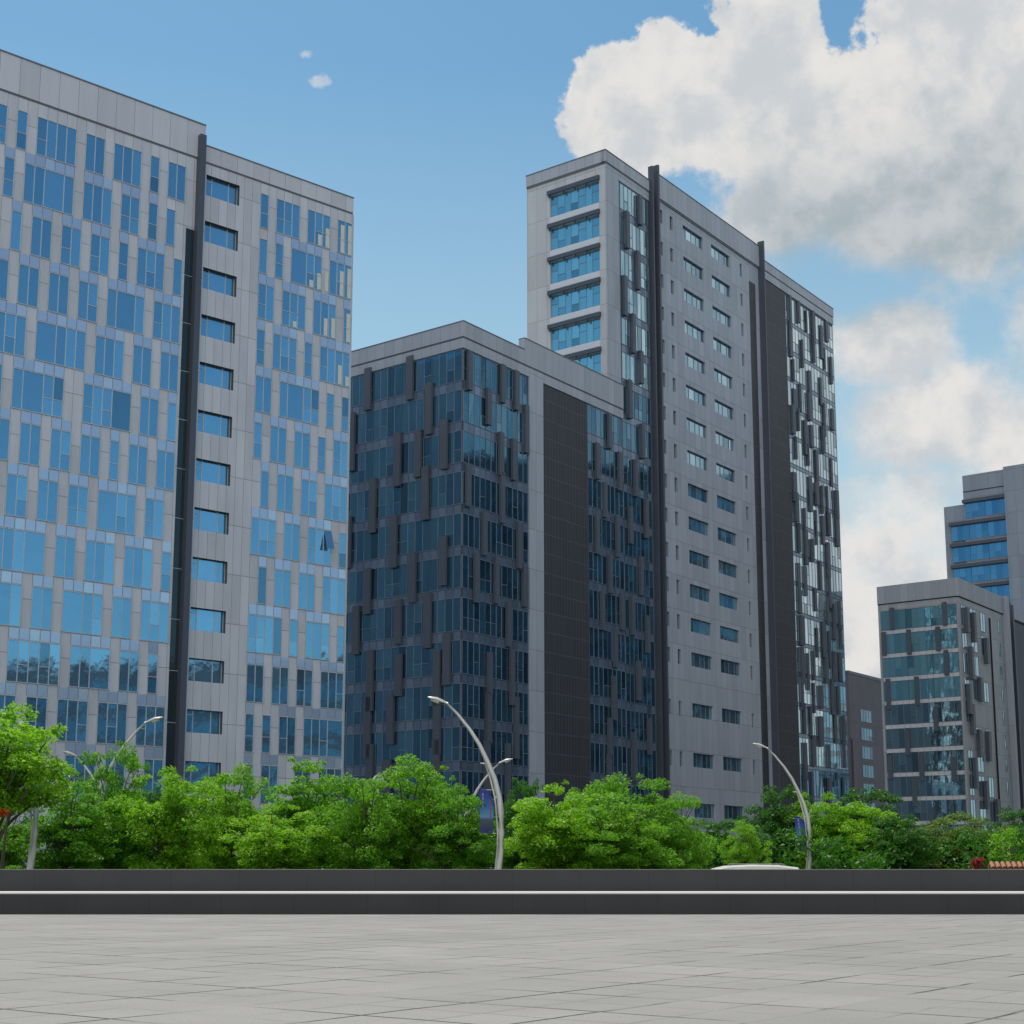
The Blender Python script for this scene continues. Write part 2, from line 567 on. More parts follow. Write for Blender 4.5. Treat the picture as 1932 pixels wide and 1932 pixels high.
M['riser'] = riser_material()
M['kerb'] = simple('grey_stone', (.22, .22, .215), .8, var=.2, scale=1.0)
M['tread'] = simple('pale_stone', (.62, .61, .59), .7, var=.12, scale=1.2)
for nm, y0, y1, z0, z1, lab in (
        ('terrace_wall', 49.802, 52.9, 0.0, .705, 'low dark stone terrace wall with pale top, nearer of the two, along the plaza'),
        ('terrace_wall', 52.902, 54.498, 0.0, 1.463, 'upper dark stone terrace wall in front of the street trees')):
    root = tag(thing(nm, (0, (y0 + y1) / 2, 0), 0, lab, 'wall'), group='dark stone terraces across the plaza')
    cy = (y0 + y1) / 2
    mb = MB()
    ct = .05 if z1 < 1 else .022
    mb.box(-160, 160, y0 - cy, y1 - cy, z0, z1 - ct)
    mb.build('riser', M['riser'], root)
    mb = MB()
    e = .012
    mb.box(-160, 160, y0 - cy - e, y1 - cy - (0 if z1 > 1 else .0), z1 - ct + .001, z1)
    mb.build('coping', M['tread'] if z1 < 1 else M['kerb'], root)

# ------------------------------------------------------------------ BUILDING A (left, broad grey block)
P = foot(655, 135)
A = thing('office_building', P, R(90 - 48.8), 'broad pale grey office block scattered with blue windows, nearest on the left', 'building')
WA = Parts(A, 'window', M['glass_A'], 'window_frame', M['frame'])
SA = Parts(A, 'spandrel_panel', M['span_A'])
AL, AR, FZ = -60.0, -.72, -17.3
MOD, OFF = .853, .10
ROWS = {0: [(-43, -41), (-40, -39), (-38, -34), (-33, -31), (-30, -27), (-26, -25), (-24, -22), (-13, -12), (-11, -8), (-7, -4), (-3, -1)],
        1: [(-41, -40), (-39, -34), (-33, -30), (-29, -27), (-26, -25), (-24, -23), (-13, -12), (-11, -10), (-9, -5), (-4, -1)],
        2: [(-40, -39), (-38, -36), (-35, -33), (-32, -30), (-29, -28), (-27, -24), (-23, -22), (-13, -11), (-10, -7), (-6, -3), (-2, -1)],
        3: [(-42, -40), (-39, -37), (-36, -34), (-33, -31), (-30, -26), (-25, -22), (-13, -12), (-11, -8), (-7, -6), (-5, -1)],
        4: [(-41, -38), (-37, -32), (-31, -28), (-27, -25), (-24, -22), (-13, -11), (-10, -5), (-4, -3), (-2, -1)],
        5: [(-42, -40), (-39, -34), (-32, -27), (-26, -24), (-23, -22), (-13, -12), (-11, -9), (-8, -6), (-5, -4), (-3, -1)],
        6: [(-41, -39), (-38, -36), (-35, -33), (-32, -30), (-29, -28), (-27, -25), (-24, -22), (-12, -11), (-10, -8), (-7, -5), (-4, -1)],
        7: [(-42, -40), (-39, -37), (-36, -34), (-33, -31), (-30, -26), (-25, -23), (-13, -10), (-9, -7), (-6, -3), (-2, -1)],
        8: [(-40, -35), (-34, -32), (-31, -28), (-27, -24), (-23, -22), (-12, -11), (-10, -8), (-7, -5), (-4, -1)],
        9: [(-41, -37), (-36, -34), (-33, -29), (-28, -26), (-25, -22), (-13, -9), (-8, -7), (-6, -3), (-2, -1)],
        10: [(-42, -39), (-38, -33), (-32, -28), (-27, -25), (-24, -23), (-13, -11), (-10, -8), (-7, -5), (-4, -1)],
        11: [(-42, -40), (-39, -37), (-36, -34), (-33, -30), (-29, -26), (-25, -22), (-13, -12), (-11, -10), (-9, -7), (-6, -1)],
        12: [(-41, -38), (-36, -34), (-32, -29), (-28, -26), (-24, -22), (-13, -12), (-11, -9), (-7, -5), (-4, -1)]}
for k, groups in ROWS.items():
    zt = 62.6 - 4.36 * k
    zb = zt - 3.22
    for i0, i1 in groups + [(-60, -58), (-56, -53), (-50, -46), (-45, -44)]:
        s0, s1 = OFF + i0 * MOD, OFF + i1 * MOD
        nc = i1 - i0
        cols = [OFF + i * MOD for i in range(i0, i1 + 1)]
        if nc >= 4 and rnd.random() < .6:          # a double-width fixed pane
            cols.pop(rnd.randint(1, nc - 1))
        tr = []
        pn = len(cols) - 1
        for c in range(pn):
            if cols[c + 1] - cols[c] < 1 and rnd.random() < (.34 if pn > 1 else .7):
                tr.append((c, zb + 3.22 * .42))
        g, fr = pane_mesh('R', s0, s1, zb, zt, .03, cols, tr, fw=.055)
        WA.add(nc * (1 if i0 > -44 else 0), g, fr)
        if k > 0 and not (nc == 1 and rnd.random() < .3):
            sp = MB()
            for i in range(i0, i1):
                fquad(sp, 'R', OFF + i * MOD + .03, OFF + (i + 1) * MOD - .03, zt + .12, zt + .98, .035)
            SA.add(nc * (1 if i0 > -44 else 0), sp)
# recessed strip windows and the dark glazed slot beside the fin
holes = []
for k in range(14):
    zt = 62.66 - 4.36 * k
    a, b, c, d = -16.6, -12.7 - .5, zt - 1.95, zt
    holes.append((a, b, c, d))
    g, fr = pane_mesh('R', a, b, c, d, -.42, [a, a + .78, a + 2.5, b], [(0, d - .42)], fw=.06)
    WA.add(4, g, fr)
slot_glass = glass('dark_slot_glass', (.03, .05, .06), (.06, .09, .10), .5)
for k in range(13):
    zt = 60.3 - 4.36 * k
    if k == 0:
        continue
    slot = MB()
    fbox(slot, 'R', -18.3 - .12, -17.64, .002, .03, zt - 3.2, zt + 1.1)
    slot.build('glazed_slot', slot_glass, A)
mb = MB()
wall_grid(mb, 'R', AL, FZ, 0, 63.78, [], .6)
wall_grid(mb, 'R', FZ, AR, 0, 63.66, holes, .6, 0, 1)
mb.box(AL, FZ, .6, 48, 0, 66.9, 0)
mb.box(FZ, AR, .6, 48, 0, 65.1, 0)
mb.build('wall', [M['panel_A'], M['recess_shade_A']], A)
mb = MB()
fbox(mb, 'R', AL, FZ + .4, -.6, .10, 63.95, 67.15)
fbox(mb, 'R', FZ + .402, AR, -.6, .08, 63.83, 65.3)
mb.build('parapet', M['parapet_A'], A)
mb = MB()
fbox(mb, 'R', AL, FZ + .38, -.3, .02, 63.781, 63.949)
fbox(mb, 'R', FZ + .42, AR - .01, -.3, .018, 63.661, 63.829)
fbox(mb, 'R', AL, FZ + .42, -.62, .16, 67.151, 67.27)
fbox(mb, 'R', FZ + .44, AR + .02, -.62, .14, 65.301, 65.40)
mb.build('roof_edge', M['coping_dark'], A)
mb = MB()
fbox(mb, 'R', -17.62, -17.05, .002, .62, 0, 66.0)
mb.build('fin', M['fin'], A)
mb = MB()                                           # slim corner post
fbox(mb, 'R', AR - .12, AR + .06, .001, .10, 0, 63.6)
mb.build('corner_post', M['frame'], A)
# pale sheets standing in for bright sky seen through the corner glass
for k, cells in {0: ((-6, 0.0, .35), (-5, 0, .62), (-3, .0, .9), (-2, .0, .95)), 1: ((-7, 0, .22), (-6, 0, .5), (-5, 0, .62), (-3, 0, .8), (-2, 0, .95)),
                 2: ((-9, 0, .18), (-5, 0, .55), (-4, 0, .62), (-2, 0, .9)), 3: ((-3, 0, .6), (-2, 0, .3))}.items():
    zt = 62.6 - 4.36 * k
    for i, a_, b_ in cells:
        mb = MB()
        fquad(mb, 'R', OFF + i * MOD + .34, OFF + (i + 1) * MOD - .08, zt - 3.16 + 3.1 * a_, zt - 3.16 + 3.1 * b_, .052)
        mb.build('sky_glimpse', M['see_through'], A)
sa, ra_ = OFF - 4 * MOD, 62.6 - 4.36 * 7 + .0
q = MB()
q.quad((sa + .04, -.06, ra_ + 2.2 - 2.2), (sa + MOD - .04, -.06, ra_), (sa + MOD - .04, -.62, ra_ - 1.75), (sa + .04, -.62, ra_ - 1.75))
q.quad((sa + .04, -.63, ra_ - 1.75), (sa + .04, -.07, ra_), (sa + .04, -.10, ra_), (sa + .04, -.66, ra_ - 1.75))
q.build('open_casement', [M['glass_A']], A)
WA.flush()
SA.flush()

# ------------------------------------------------------------------ BUILDING B (middle, dark glass)
PB = foot(868, 155)
ROTB = R(90 - 36.6)
B = thing('office_building', PB, ROTB, 'dark glazed office block with stone corner parapet, between the pale block and the tall tower', 'building')
WB = Parts(B, 'window', M['glass_B'], 'window_frame', M['frame_B'])
FB = Parts(B, 'facade_panel', M['fin_B'])
SB = Parts(B, 'spandrel_panel', M['span_B'])


def glazing(W, Sp, face, s0, s1, zt, h, mod, bay, fw=.05, matg=None, weight=1.0, span=None, tp=.3):
    """one floor of curtain wall split into bays, with a spandrel strip below each"""
    n = max(1, round((s1 - s0) / bay))
    bw = (s1 - s0) / n
    for b in range(n):
        a, c = s0 + b * bw, s0 + (b + 1) * bw
        k = max(1, round(bw / mod))
        cols = [a + (c - a) * i / k for i in range(k + 1)]
        tr = [(i, zt - h + h * .4) for i in range(k) if rnd.random() < tp]
        g, fr = pane_mesh(face, a, c, zt - h, zt, .03, cols, tr, fw=fw, tilt=.010)
        W.add(weight * bw * zt, g, fr, matg)
        if span:
            sp = MB()
            for i in range(k):
                fquad(sp, face, cols[i] + .03, cols[i + 1] - .03, zt - h - span + .06, zt - h - .10, .035)
            Sp.add(weight * bw * zt, sp)


for k in range(13):
    zt = 57.5 - 4.6 * k
    if zt < 3.6:
        break
    glazing(WB, SB, 'L', .06, 17.3, zt, 3.5, 1.06, 4.24, span=1.1)
    glazing(WB, SB, 'R', .06, 12.0, zt, 3.5, .97, 3.88, span=1.1)
    glazing(WB, SB, 'R', 24.35, 32.35, zt, 3.5, 1.0, 4.0, span=1.1)
pl = [(13.2, 58.1, 53.1), (6.9, 58.2, 53.1), (4.1, 54.5, 48.6), (15.6, 53.2, 46.3), (8.6, 49.6, 43.4), (5.6, 49.4, 44.0), (1.9, 49.9, 44.3), (12.2, 44.9, 38.6),
      (4.5, 45.0, 39.0), (9.0, 40.2, 34.2), (15.9, 41, 35), (6.2, 35.6, 30), (1.9, 36.8, 31.4), (12.8, 34.6, 29.4), (14.4, 30.5, 25.0), (8.2, 30.6, 25.6), (4.0, 30.8, 24.8), (1.3, 26.2, 20.6)]
pr = [(.48, 57.5, 53.0), (3.91, 54.1, 49.9), (6.5, 57.6, 53.1), (9.1, 57.6, 52.9), (11.0, 54.0, 48.3), (.3, 44.7, 39.9), (6.4, 45, 39.2), (6.2, 49.6, 44.6), (8.6, 49.4, 44.6),
      (9.6, 40, 34.6), (3.2, 39.9, 35.0), (5.4, 35.2, 30), (10.6, 35.1, 30.4), (1.8, 35, 29.6), (7.6, 30.5, 25.5), (25.8, 53.0, 48.4), (28.6, 57.4, 52.9), (30.9, 53, 48), (27.4, 48.3, 43.9),
      (30.2, 44.6, 39.4), (25.6, 43.9, 39), (28.4, 39.4, 34.6), (31, 35, 30.4), (26.6, 34.6, 29.8), (29.4, 30, 25.6)]
r2 = random.Random(4)
z = 24.5
while z > 4:
    for s_ in (3, 8, 13):
        pl.append((s_ + r2.uniform(-1, 1.6), z + r2.choice((0, .8, -1)), z - r2.choice((4.6, 5.4, 6))))
    for s_ in (3, 8, 28):
        pr.append((s_ + r2.uniform(-1, 1.4), z + r2.choice((0, .8, -1)), z - r2.choice((4.6, 5.4, 6))))
    z -= 5.2
for s_, zt, zb in pl:
    m_ = MB()
    fbox(m_, 'L', s_, s_ + .95, .10, .42, max(.5, zb), zt)
    FB.add(zt, m_)
for s_, zt, zb in pr:
    m_ = MB()
    fbox(m_, 'R', s_, s_ + .75, .10, .46, max(.5, zb), zt)
    FB.add(zt + 1, m_)
mb = MB()
mb.box(.0, 32.38, .0, 22, 0, 58.75, 0)
mb.build('wall', M['panel_B'], B)
mb = MB()
fbox(mb, 'R', 12.06, 14.85, .002, .22, 0, 58.7)
mb.build('pier', M['panel_T'], B)
mb = MB()
fbox(mb, 'R', 14.853, 24.3, .002, .10, 0, 57.6)
mb.build('louvre_wall', M['louver'], B)
mb = MB()
fbox(mb, 'R', 14.853, 32.38, .002, .20, 57.62, 58.7)
fbox(mb, 'R', -.2, 12.057, .002, .20, 57.62, 58.7)
fbox(mb, 'L', .002, 22, .002, .20, 57.62, 58.7)
mb.build('fascia', M['parapet_B'], B)
mb = MB()
fbox(mb, 'R', -.25, 11.1, -.6, .25, 58.90, 60.6)
fbox(mb, 'R', 11.102, 32.38, -.6, .25, 58.90, 62.0)
fbox(mb, 'L', .602, 22, -.6, .25, 58.90, 60.6)
mb.build('parapet', M['parapet_B'], B)
mb = MB()
fbox(mb, 'R', -.16, 32.36, -.5, .16, 58.752, 58.898)
fbox(mb, 'L', .502, 22, -.5, .16, 58.752, 58.898)
fbox(mb, 'R', -.3, 11.08, -.62, .3, 60.602, 60.70)
fbox(mb, 'R', 11.082, 32.38, -.62, .3, 62.002, 62.1)
fbox(mb, 'L', .622, 22, -.62, .3, 60.602, 60.70)
mb.build('roof_edge', M['coping_dark'], B)
mb = MB()
mb.box(.6, 32.3, .6, 21.4, 58.76, 59.3)
mb.build('roof', M['roof'], B)
WB.flush()
SB.flush()
FB.flush()

# ------------------------------------------------------------------ TOWER T
T0 = 29.05
ex = Vector((math.sin(R(36.6)), math.cos(R(36.6)), 0))
T = thing('tower', PB + ex * T0, ROTB, 'tallest grey tower block with banded glass corner and rows of small windows', 'building')
WT = Parts(T, 'window', M['glass_T'], 'window_frame', M['frame_T'])
FT = Parts(T, 'facade_panel', M['fin_B'])
ST = Parts(T, 'spandrel_panel', M['span_B'])


def ts(s):
    return s - T0


wl, wt = MB(), MB()
holesL, holesR = [], []
for k in range(6):
    zt = 88.95 - 4.62 * k
    a, b, c = .95, 8.7, zt - 3.1
    holesL.append((a, b, c, zt))
    cols = [a, 2.2, 3.2, 4.35, 5.5, 6.45, 7.6, b]
    tr = [(i, c + (1.15 if i % 2 else 1.8)) for i in range(7) if i not in (1, 4)]
    g, fr = pane_mesh('L', a, b, c, zt, -.28, cols, tr, fw=.05)
    WT.add(999, g, fr, M['glass_TL'])
    m_ = MB()
    fbox(m_, 'L', a - .12, b + .25, .002, .34, zt + .0, zt + .55)
    for q_ in (a, 2.8, 4.6, 6.4, b - .1):
        fbox(m_, 'L', q_, q_ + .14, .002, .3, zt - .35, zt - .002)
    m_.build('sunshade', M['fin'], T)
    m_ = MB()
    fbox(m_, 'L', a, b, .002, .07, c - .88, c - .02)
    m_.build('spandrel_panel', M['span_T'], T)
wall_grid(wl, 'L', 0, 12.4, 58.8, 90.9, holesL, .6)
wl.build('end_wall', M['panel_TL'], T)
tops = [89.78 - 4.62 * k for k in range(14)] + [22.95, 16.4, 9.85, 3.6]
for zt in tops:
    for a, b, kind in ((42.5, 43.3, 'n'), (45.25, 46.05, 'n'), (48.8, 54.4, 'w'), (56.85, 62.4, 'w'), (65.5, 66.2, 'n')):
        h = 1.85 if kind == 'w' else 1.95
        holesR.append((ts(a), ts(b), zt - h, zt))
        if kind == 'w':
            e_ = [0, .22, .5, .72, 1] if a < 50 else [0, .3, .5, .8, 1]
            cols = [ts(a) + (b - a) * q_ for q_ in e_]
        else:
            cols = [ts(a), ts(b)]
        g, fr = pane_mesh('R', ts(a), ts(b), zt - h, zt, -.33, cols, [], fw=.07)
        WT.add((5 if kind == 'w' else 2) * (1 + zt / 60), g, fr)
wall_grid(wt, 'R', ts(41.2), ts(71.4), 0, 90.9, holesR, .6)
fquad(wt, 'R', 0, ts(32.35), 58.8, 90.9, 0)
wt.box(.602, ts(41.2), .601, 12.4, 58.8, 90.9)
wt.box(ts(32.4), ts(41.2), .604, 12.39, 0, 58.79)
wt.box(ts(41.2) + .002, ts(71.4), .601, 12.4, 0, 90.9)
wt.build('wall', M['panel_T'], T)
mb = MB()
fbox(mb, 'R', ts(32.36), ts(41.18), -.58, 0, 0.0, 90.88)
fbox(mb, 'R', .002, ts(32.34), -.58, -.002, 62.13, 90.86)
mb.build('backing_wall', M['panel_B'], T)
mb = MB()
fbox(mb, 'R', .0, ts(32.0), .002, .14, 62.14, 90.88)
fbox(mb, 'R', ts(32.002), ts(39.6), .002, .14, 89.75, 90.88)
mb.build('pier', M['panel_T'], T)
for k in range(19):
    zt = 89.6 - 4.6 * k
    if zt < 4:
        break
    glazing(WT, ST, 'R', ts(32.45), ts(39.3), zt, 3.5, 1.0, 6.9, span=1.1, matg=M['glass_T'] if k < 6 else M['glass_B'])
for s_, zt, zb in [(33.35, 86, 80.9), (36.6, 89.5, 85.3), (35.9, 81.4, 76.1), (32.6, 76.9, 71.5), (34.5, 72.3, 67), (36.3, 67.8, 63.4), (33.45, 63.1, 58),
                   (36.4, 58, 53.4), (34.6, 52.8, 48), (37, 48, 43), (33.2, 46.4, 41.6), (35.6, 40.4, 35.4), (33.4, 35, 30), (36.9, 33, 28.2), (34.6, 27, 22), (37, 20, 15.4), (33.4, 18, 12)]:
    m_ = MB()
    fbox(m_, 'R', ts(s_), ts(s_ + .75), .10, .52, zb, zt)
    FT.add(zt + 30, m_)
# fins
mb = MB()
fbox(mb, 'R', ts(39.7), ts(40.0), .002, .7, 0, 94.7)
mb.build('fin', M['fin'], T)
mb = MB()
fbox(mb, 'R', ts(40.75), ts(41.12), .002, .95, 0, 95.2)
mb.build('fin', M['fin'], T)
mb = MB()
fbox(mb, 'R', ts(71.42), ts(71.75), .002, 1.0, 0, 95.2)
mb.build('fin', M['fin'], T)
mb = MB()
fbox(mb, 'R', ts(68.3), ts(70.2), .002, .05, 0, 88)
mb.build('glazed_slot', M['louver'], T)
# far dark part with patchwork glazing
mb = MB()
mb.box(ts(71.402), ts(97.8), .0, 12.4, 0, 91.0)
mb.build('side_wing', M['panel_B'], T)
mb = MB()
fbox(mb, 'R', ts(72.2), ts(80.0), .002, .10, 0, 89.8)
mb.build('louvre_wall', M['louver'], T)
r3 = random.Random(11)
for k in range(19):
    zt = 89.6 - 4.6 * k
    if zt < 4:
        break
    glazing(WT, ST, 'R', ts(80.2), ts(97.6), zt, 3.9, 1.09, 4.35, span=.66, matg=M['glass_far'] if zt > 20 else M['glass_B'], weight=.75, tp=.45)  # lowest rows take darker glass, a dark reflection put into the tint
    s_ = 80.6 + r3.uniform(0, 1.5)
    while s_ < 96.8:
        m_ = MB()
        hh = r3.choice((3.6, 4.6, 5.6))
        zo_ = r3.uniform(-1.2, .8)
        zz = min(89.9, zt + zo_)
        fbox(m_, 'R', ts(s_), ts(s_ + r3.choice((.35, .6, .9))), .10, .10 + r3.uniform(.18, .42), max(.5, zz - hh), zz)
        FT.add(zt, m_)
        s_ += r3.choice((2.2, 3.0, 4.2, 5.6))
mb = MB()
fbox(mb, 'L', 0, 12.4, -.6, .22, 91.15, 92.65)
fbox(mb, 'R', -.22, ts(39.6), -.6, .22, 91.15, 92.64)
fbox(mb, 'R', ts(41.2), ts(71.38), -.6, .24, 91.15, 94.45)
fbox(mb, 'R', ts(71.95), ts(97.9), -.6, .22, 91.35, 92.75)
fbox(mb, 'R', ts(71.95), ts(97.85), .002, .16, 90.0, 91.15)
mb.build('parapet', M['parapet_B'], T)
mb = MB()
fbox(mb, 'L', .0, 12.4, -.5, .12, 90.902, 91.148)
fbox(mb, 'R', -.12, ts(39.6), -.5, .12, 90.904, 91.146)
fbox(mb, 'R', ts(41.22), ts(71.36), -.5, .13, 90.902, 91.148)
fbox(mb, 'R', ts(71.97), ts(97.8), -.5, .12, 91.152, 91.348)
fbox(mb, 'L', -.0, 12.45, -.62, .28, 92.652, 92.77)
fbox(mb, 'R', -.28, ts(39.6), -.62, .28, 92.642, 92.76)
fbox(mb, 'R', ts(41.2), ts(71.38), -.62, .30, 94.452, 94.57)
fbox(mb, 'R', ts(71.95), ts(97.95), -.62, .28, 92.752, 92.87)
mb.build('roof_edge', M['coping_dark'], T)
mb = MB()
mb.box(.61, ts(97), .61, 12.2, 90.92, 91.9)
mb.build('roof', M['roof'], T)
WT.flush()
ST.flush()
FT.flush()

# ------------------------------------------------------------------ BUILDING Cc (right)
PC = foot(1833, 240)
CB = thing('office_building', PC, ROTB, 'smaller grey block with wide blue glass bands and stone parapet, standing at the right', 'building')
WC = Parts(CB, 'window', M['glass_T'], 'window_frame', M['frame_T'])
FC_ = Parts(CB, 'facade_panel', M['fin_B'])
SC_ = Parts(CB, 'spandrel_panel', M['span_T'])
M['panel_C'] = panels('pale_side_cladding', (.40, .43, .47), 1.5, 0, 4.0, .6, dirt=.12)
for k in range(11):
    zt = 44.4 - 4.0 * k
    if zt < 4:
        break
    glazing(WC, SC_, 'L', .35, 13.4, zt, 3.2, 1.09, 4.35, fw=.06, span=.85, matg=M['glass_C_sky'] if k < 4 else M['glass_T'])  # upper rows get the tint with the sky reflection painted in
    for s_, n_ in ((1.0, 2.2), (5.2, 3.0), (10.2, 2.4)):
        if r3.random() < .8:
            g, fr = pane_mesh('R', s_, s_ + n_, zt - 3.2, zt, .03, [s_, s_ + n_ / 2, s_ + n_], [], fw=.06)
            WC.add(n_, g, fr)
    g, fr = pane_mesh('R', 19.2, 20.0, zt - 2.4, zt - .3, .03, [19.2, 20.0], [], fw=.05)
    WC.add(1, g, fr)
for s_, k, h in ((11.0, 0, 3.7), (1.9, 0, 3.9), (12.6, 1, 4), (8.2, 1, 4.2), (3.2, 1, 4), (2.0, 2, 4.2), (12.2, 3, 5.2), (7.2, 3, 4.8), (4.2, 4.3, 4), (9.2, 5.2, 4.2), (12.4, 6.2, 4), (7.0, 6.2, 4.4), (1.6, 6.4, 4), (8.4, 7.2, 4.6), (12, 8.4, 4), (5.6, 8.4, 4)):
    m_ = MB()
    zt = 44.9 - 4 * k
    fbox(m_, 'L', s_, s_ + .75, .10, .4, zt - h, zt)
    FC_.add(zt, m_)
for s_, k, h in ((2.2, .2, 4.2), (5.4, .3, 5.0), (2.6, 4.2, 5), (3.4, 1.8, 5.5), (7.0, 3, 4), (1.4, 3.4, 5), (9.6, 5.2, 5), (5.2, 5.2, 4.6), (2.6, 6.4, 5), (7.2, 7.3, 4.6), (11, 1.2, 4.4), (12.2, 8, 4)):
    m_ = MB()
    zt = 44.9 - 4 * k
    fbox(m_, 'R', s_, s_ + 1.0, .10, .7, zt - h, zt)
    FC_.add(zt, m_)
mb = MB()
mb.box(0, 22.2, 0, 13.9, 0, 45.6)
mb.build('wall', M['panel_C'], CB)
mb = MB()
mb.box(22.2, 60, .3, 13.9, 0, 45.4)
mb.build('side_wing', M['panel_B'], CB)
mb = MB()
fbox(mb, 'R', 22.2, 23.2, .002, .9, 0, 48.9)
mb.build('fin', M['parapet_B'], CB)
mb = MB()
fbox(mb, 'R', 25.6, 26.2, -.298, .7, 0, 47.8)
mb.build('fin', M['fin'], CB)
mb = MB()
fbox(mb, 'R', 14.6, 14.9, .002, .22, 0, 44)
mb.build('drainpipe', M['groove'], CB)
mb = MB()
fbox(mb, 'R', -.2, 22.2, -.6, .2, 45.75, 48.75)
fbox(mb, 'L', .602, 13.9, -.6, .2, 45.75, 48.75)
fbox(mb, 'R', 26.3, 60, -.9, -.12, 45.75, 47.6)
mb.build('parapet', M['parapet_B'], CB)
mb = MB()
fbox(mb, 'R', -.12, 22.2, -.5, .1, 45.602, 45.748)
fbox(mb, 'L', .502, 13.9, -.5, .1, 45.602, 45.748)
fbox(mb, 'R', 26.3, 60, -.8, -.2, 45.402, 45.748)
mb.build('roof_edge', M['groove'], CB)
WC.flush()
SC_.flush()
FC_.flush()

# ------------------------------------------------------------------ BUILDING E (behind right)
PE = foot(1905, 300)
E_ = thing('office_building', PE, ROTB, 'stepped grey high-rise with stacked blue glass bands, cut by the right edge', 'building')
WE = Parts(E_, 'window', glass('royal_blue_glazing', (.06, .19, .36), (.15, .36, .52)), 'window_frame', M['frame_T'])
for k in range(17):
    zt = 77.0 - 4.55 * k
    if zt < 4:
        break
    glazing(WE, None, 'L', -3.2, 5.2 if k == 0 else 8.4, zt, 3.1, 1.3, 4.3, fw=.08)
mb = MB()
mb.box(0, 20, -3.4, 5.5, 0, 83.1)
mb.box(0.3, 20, 5.502, 9.9, 0, 77.0)
mb.build('wall', M['panel_E'], E_)
mb = MB()
mb.box(-.9, 19, -24, -3.402, 0, 83.4)
mb.build('side_wing', M['panel_E'], E_)
for k in range(17):
    zt = 77.0 - 4.55 * k
    if zt < 4:
        break
    m_ = MB()
    fbox(m_, 'L', -3.3, 5.6 if k == 0 else 8.7, .002, .8, zt + .06, zt + .75)
    m_.build('sunshade', M['fin'], E_)
mb = MB()
fbox(mb, 'L', -3.35, 5.5, .002, .1, 79.5, 79.65)
mb.build('roof_edge', M['groove'], E_)
WE.flush()

# ------------------------------------------------------------------ BUILDING G (brown, far between)
PG = foot(1614, 330)
G = thing('office_building', PG, ROTB, 'plain purple-brown block seen in the gap between the tall tower and the right-hand block', 'building')
mb = MB()
mb.box(-.0, 24, 0, 20, 0, 44.6)
mb.box(0.4, 5, -.35, -.002, 0, 30)
mb.build('wall', panels('plum_brown_cladding', (.10, .085, .115), 2.4, 0, 4.2, 0, dirt=.15), G)
WG = Parts(G, 'window', M['glass_B'], 'window_frame', M['frame_B'])
for k in range(9):
    zt = 37 - 4.2 * k
    if zt < 4:
        break
    glazing(WG, None, 'R', 6, 12, zt, 2.6, 1.5, 6, fw=.06)
    glazing(WG, None, 'L', 1, 6, zt, 2.6, 1.25, 5, fw=.06)
WG.flush()
mb = MB()
fbox(mb, 'R', -.1, 24, -.6, .12, 44.61, 45.3)
mb.build('parapet', M['fin'], G)

# ------------------------------------------------------------------ block across the street, outside the frame on the right, whose image stands in the glass
for hx, hy, hw, hl, hh, lab in ((100, 138, 26, 104, 76, 'tall dark office block beyond the right side, mirrored in the middle block'),
                                (78, 52, 24, 84, 33, 'long low office block beyond the right side, mirrored in the pale block')):
    H = thing('office_building', (hx, hy, 0), 0, lab, 'building')
    mb = MB()
    mb.box(0, hw, 0, hl, 0, hh)
    mb.build('wall', M['panel_B'], H)
    mb = MB()
    mb.box(-.2, hw + .2, -.2, hl + .2, hh + .001, hh + 1.1)
    mb.build('parapet', M['parapet_B'], H)
    WH = Parts(H, 'window', M['glass_B'], 'window_frame', M['frame_B'])
    k = 0
    while hh - 3 - 5 * k > 4:
        glazing(WH, None, 'L', 1, hl - 1, hh - 3 - 5 * k, 3, 2, 10.6, fw=.1)
        k += 1
    WH.flush()

# ------------------------------------------------------------------ trees
def leaf_material(name, ca, cb, trans=.45):
    m_, t = mat(name)
    g = t.n('ShaderNodeNewGeometry')
    oi = t.n('ShaderNodeObjectInfo')
    f1 = t.m('ADD', t.m('MULTIPLY', g.outputs['Random Per Island'], .7), t.m('MULTIPLY', oi.outputs['Random'], .3))
    c = t.mix(f1, ca, cb)
    d = t.n('ShaderNodeBsdfPrincipled')
    t.set(d.inputs['Base Color'], c)
    d.inputs['Roughness'].default_value = .5
    d.inputs['Specular IOR Level'].default_value = .35
    tr = t.n('ShaderNodeBsdfTranslucent')
    t.set(tr.inputs[0], t.mix(1.0, c, (1.6, 1.9, .75), 'MULTIPLY'))
    mx = t.n('ShaderNodeMixShader')
    mx.inputs[0].default_value = trans
    t.t.links.new(d.outputs[0], mx.inputs[1])
    t.t.links.new(tr.outputs[0], mx.inputs[2])
    o = t.n('ShaderNodeOutputMaterial')
    t.t.links.new(mx.outputs[0], o.inputs[0])
    return m_


M['leaf_bright'] = leaf_material('leaf_bright', (.07, .24, .012), (.28, .46, .03))
M['leaf_mid'] = leaf_material('leaf_mid', (.05, .19, .015), (.20, .38, .03), .48)
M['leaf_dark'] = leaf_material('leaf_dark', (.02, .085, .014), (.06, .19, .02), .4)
M['leaf_olive'] = leaf_material('leaf_olive', (.08, .15, .03), (.16, .24, .05), .42)
M['leaf_red'] = leaf_material('petal_red', (.20, .02, .02), (.42, .05, .05), .3)
M['leaf_orange'] = leaf_material('petal_orange', (.45, .10, .03), (.6, .16, .05), .3)
M['bark'] = simple('bark', (.09, .075, .06), .9, var=.35, scale=6)


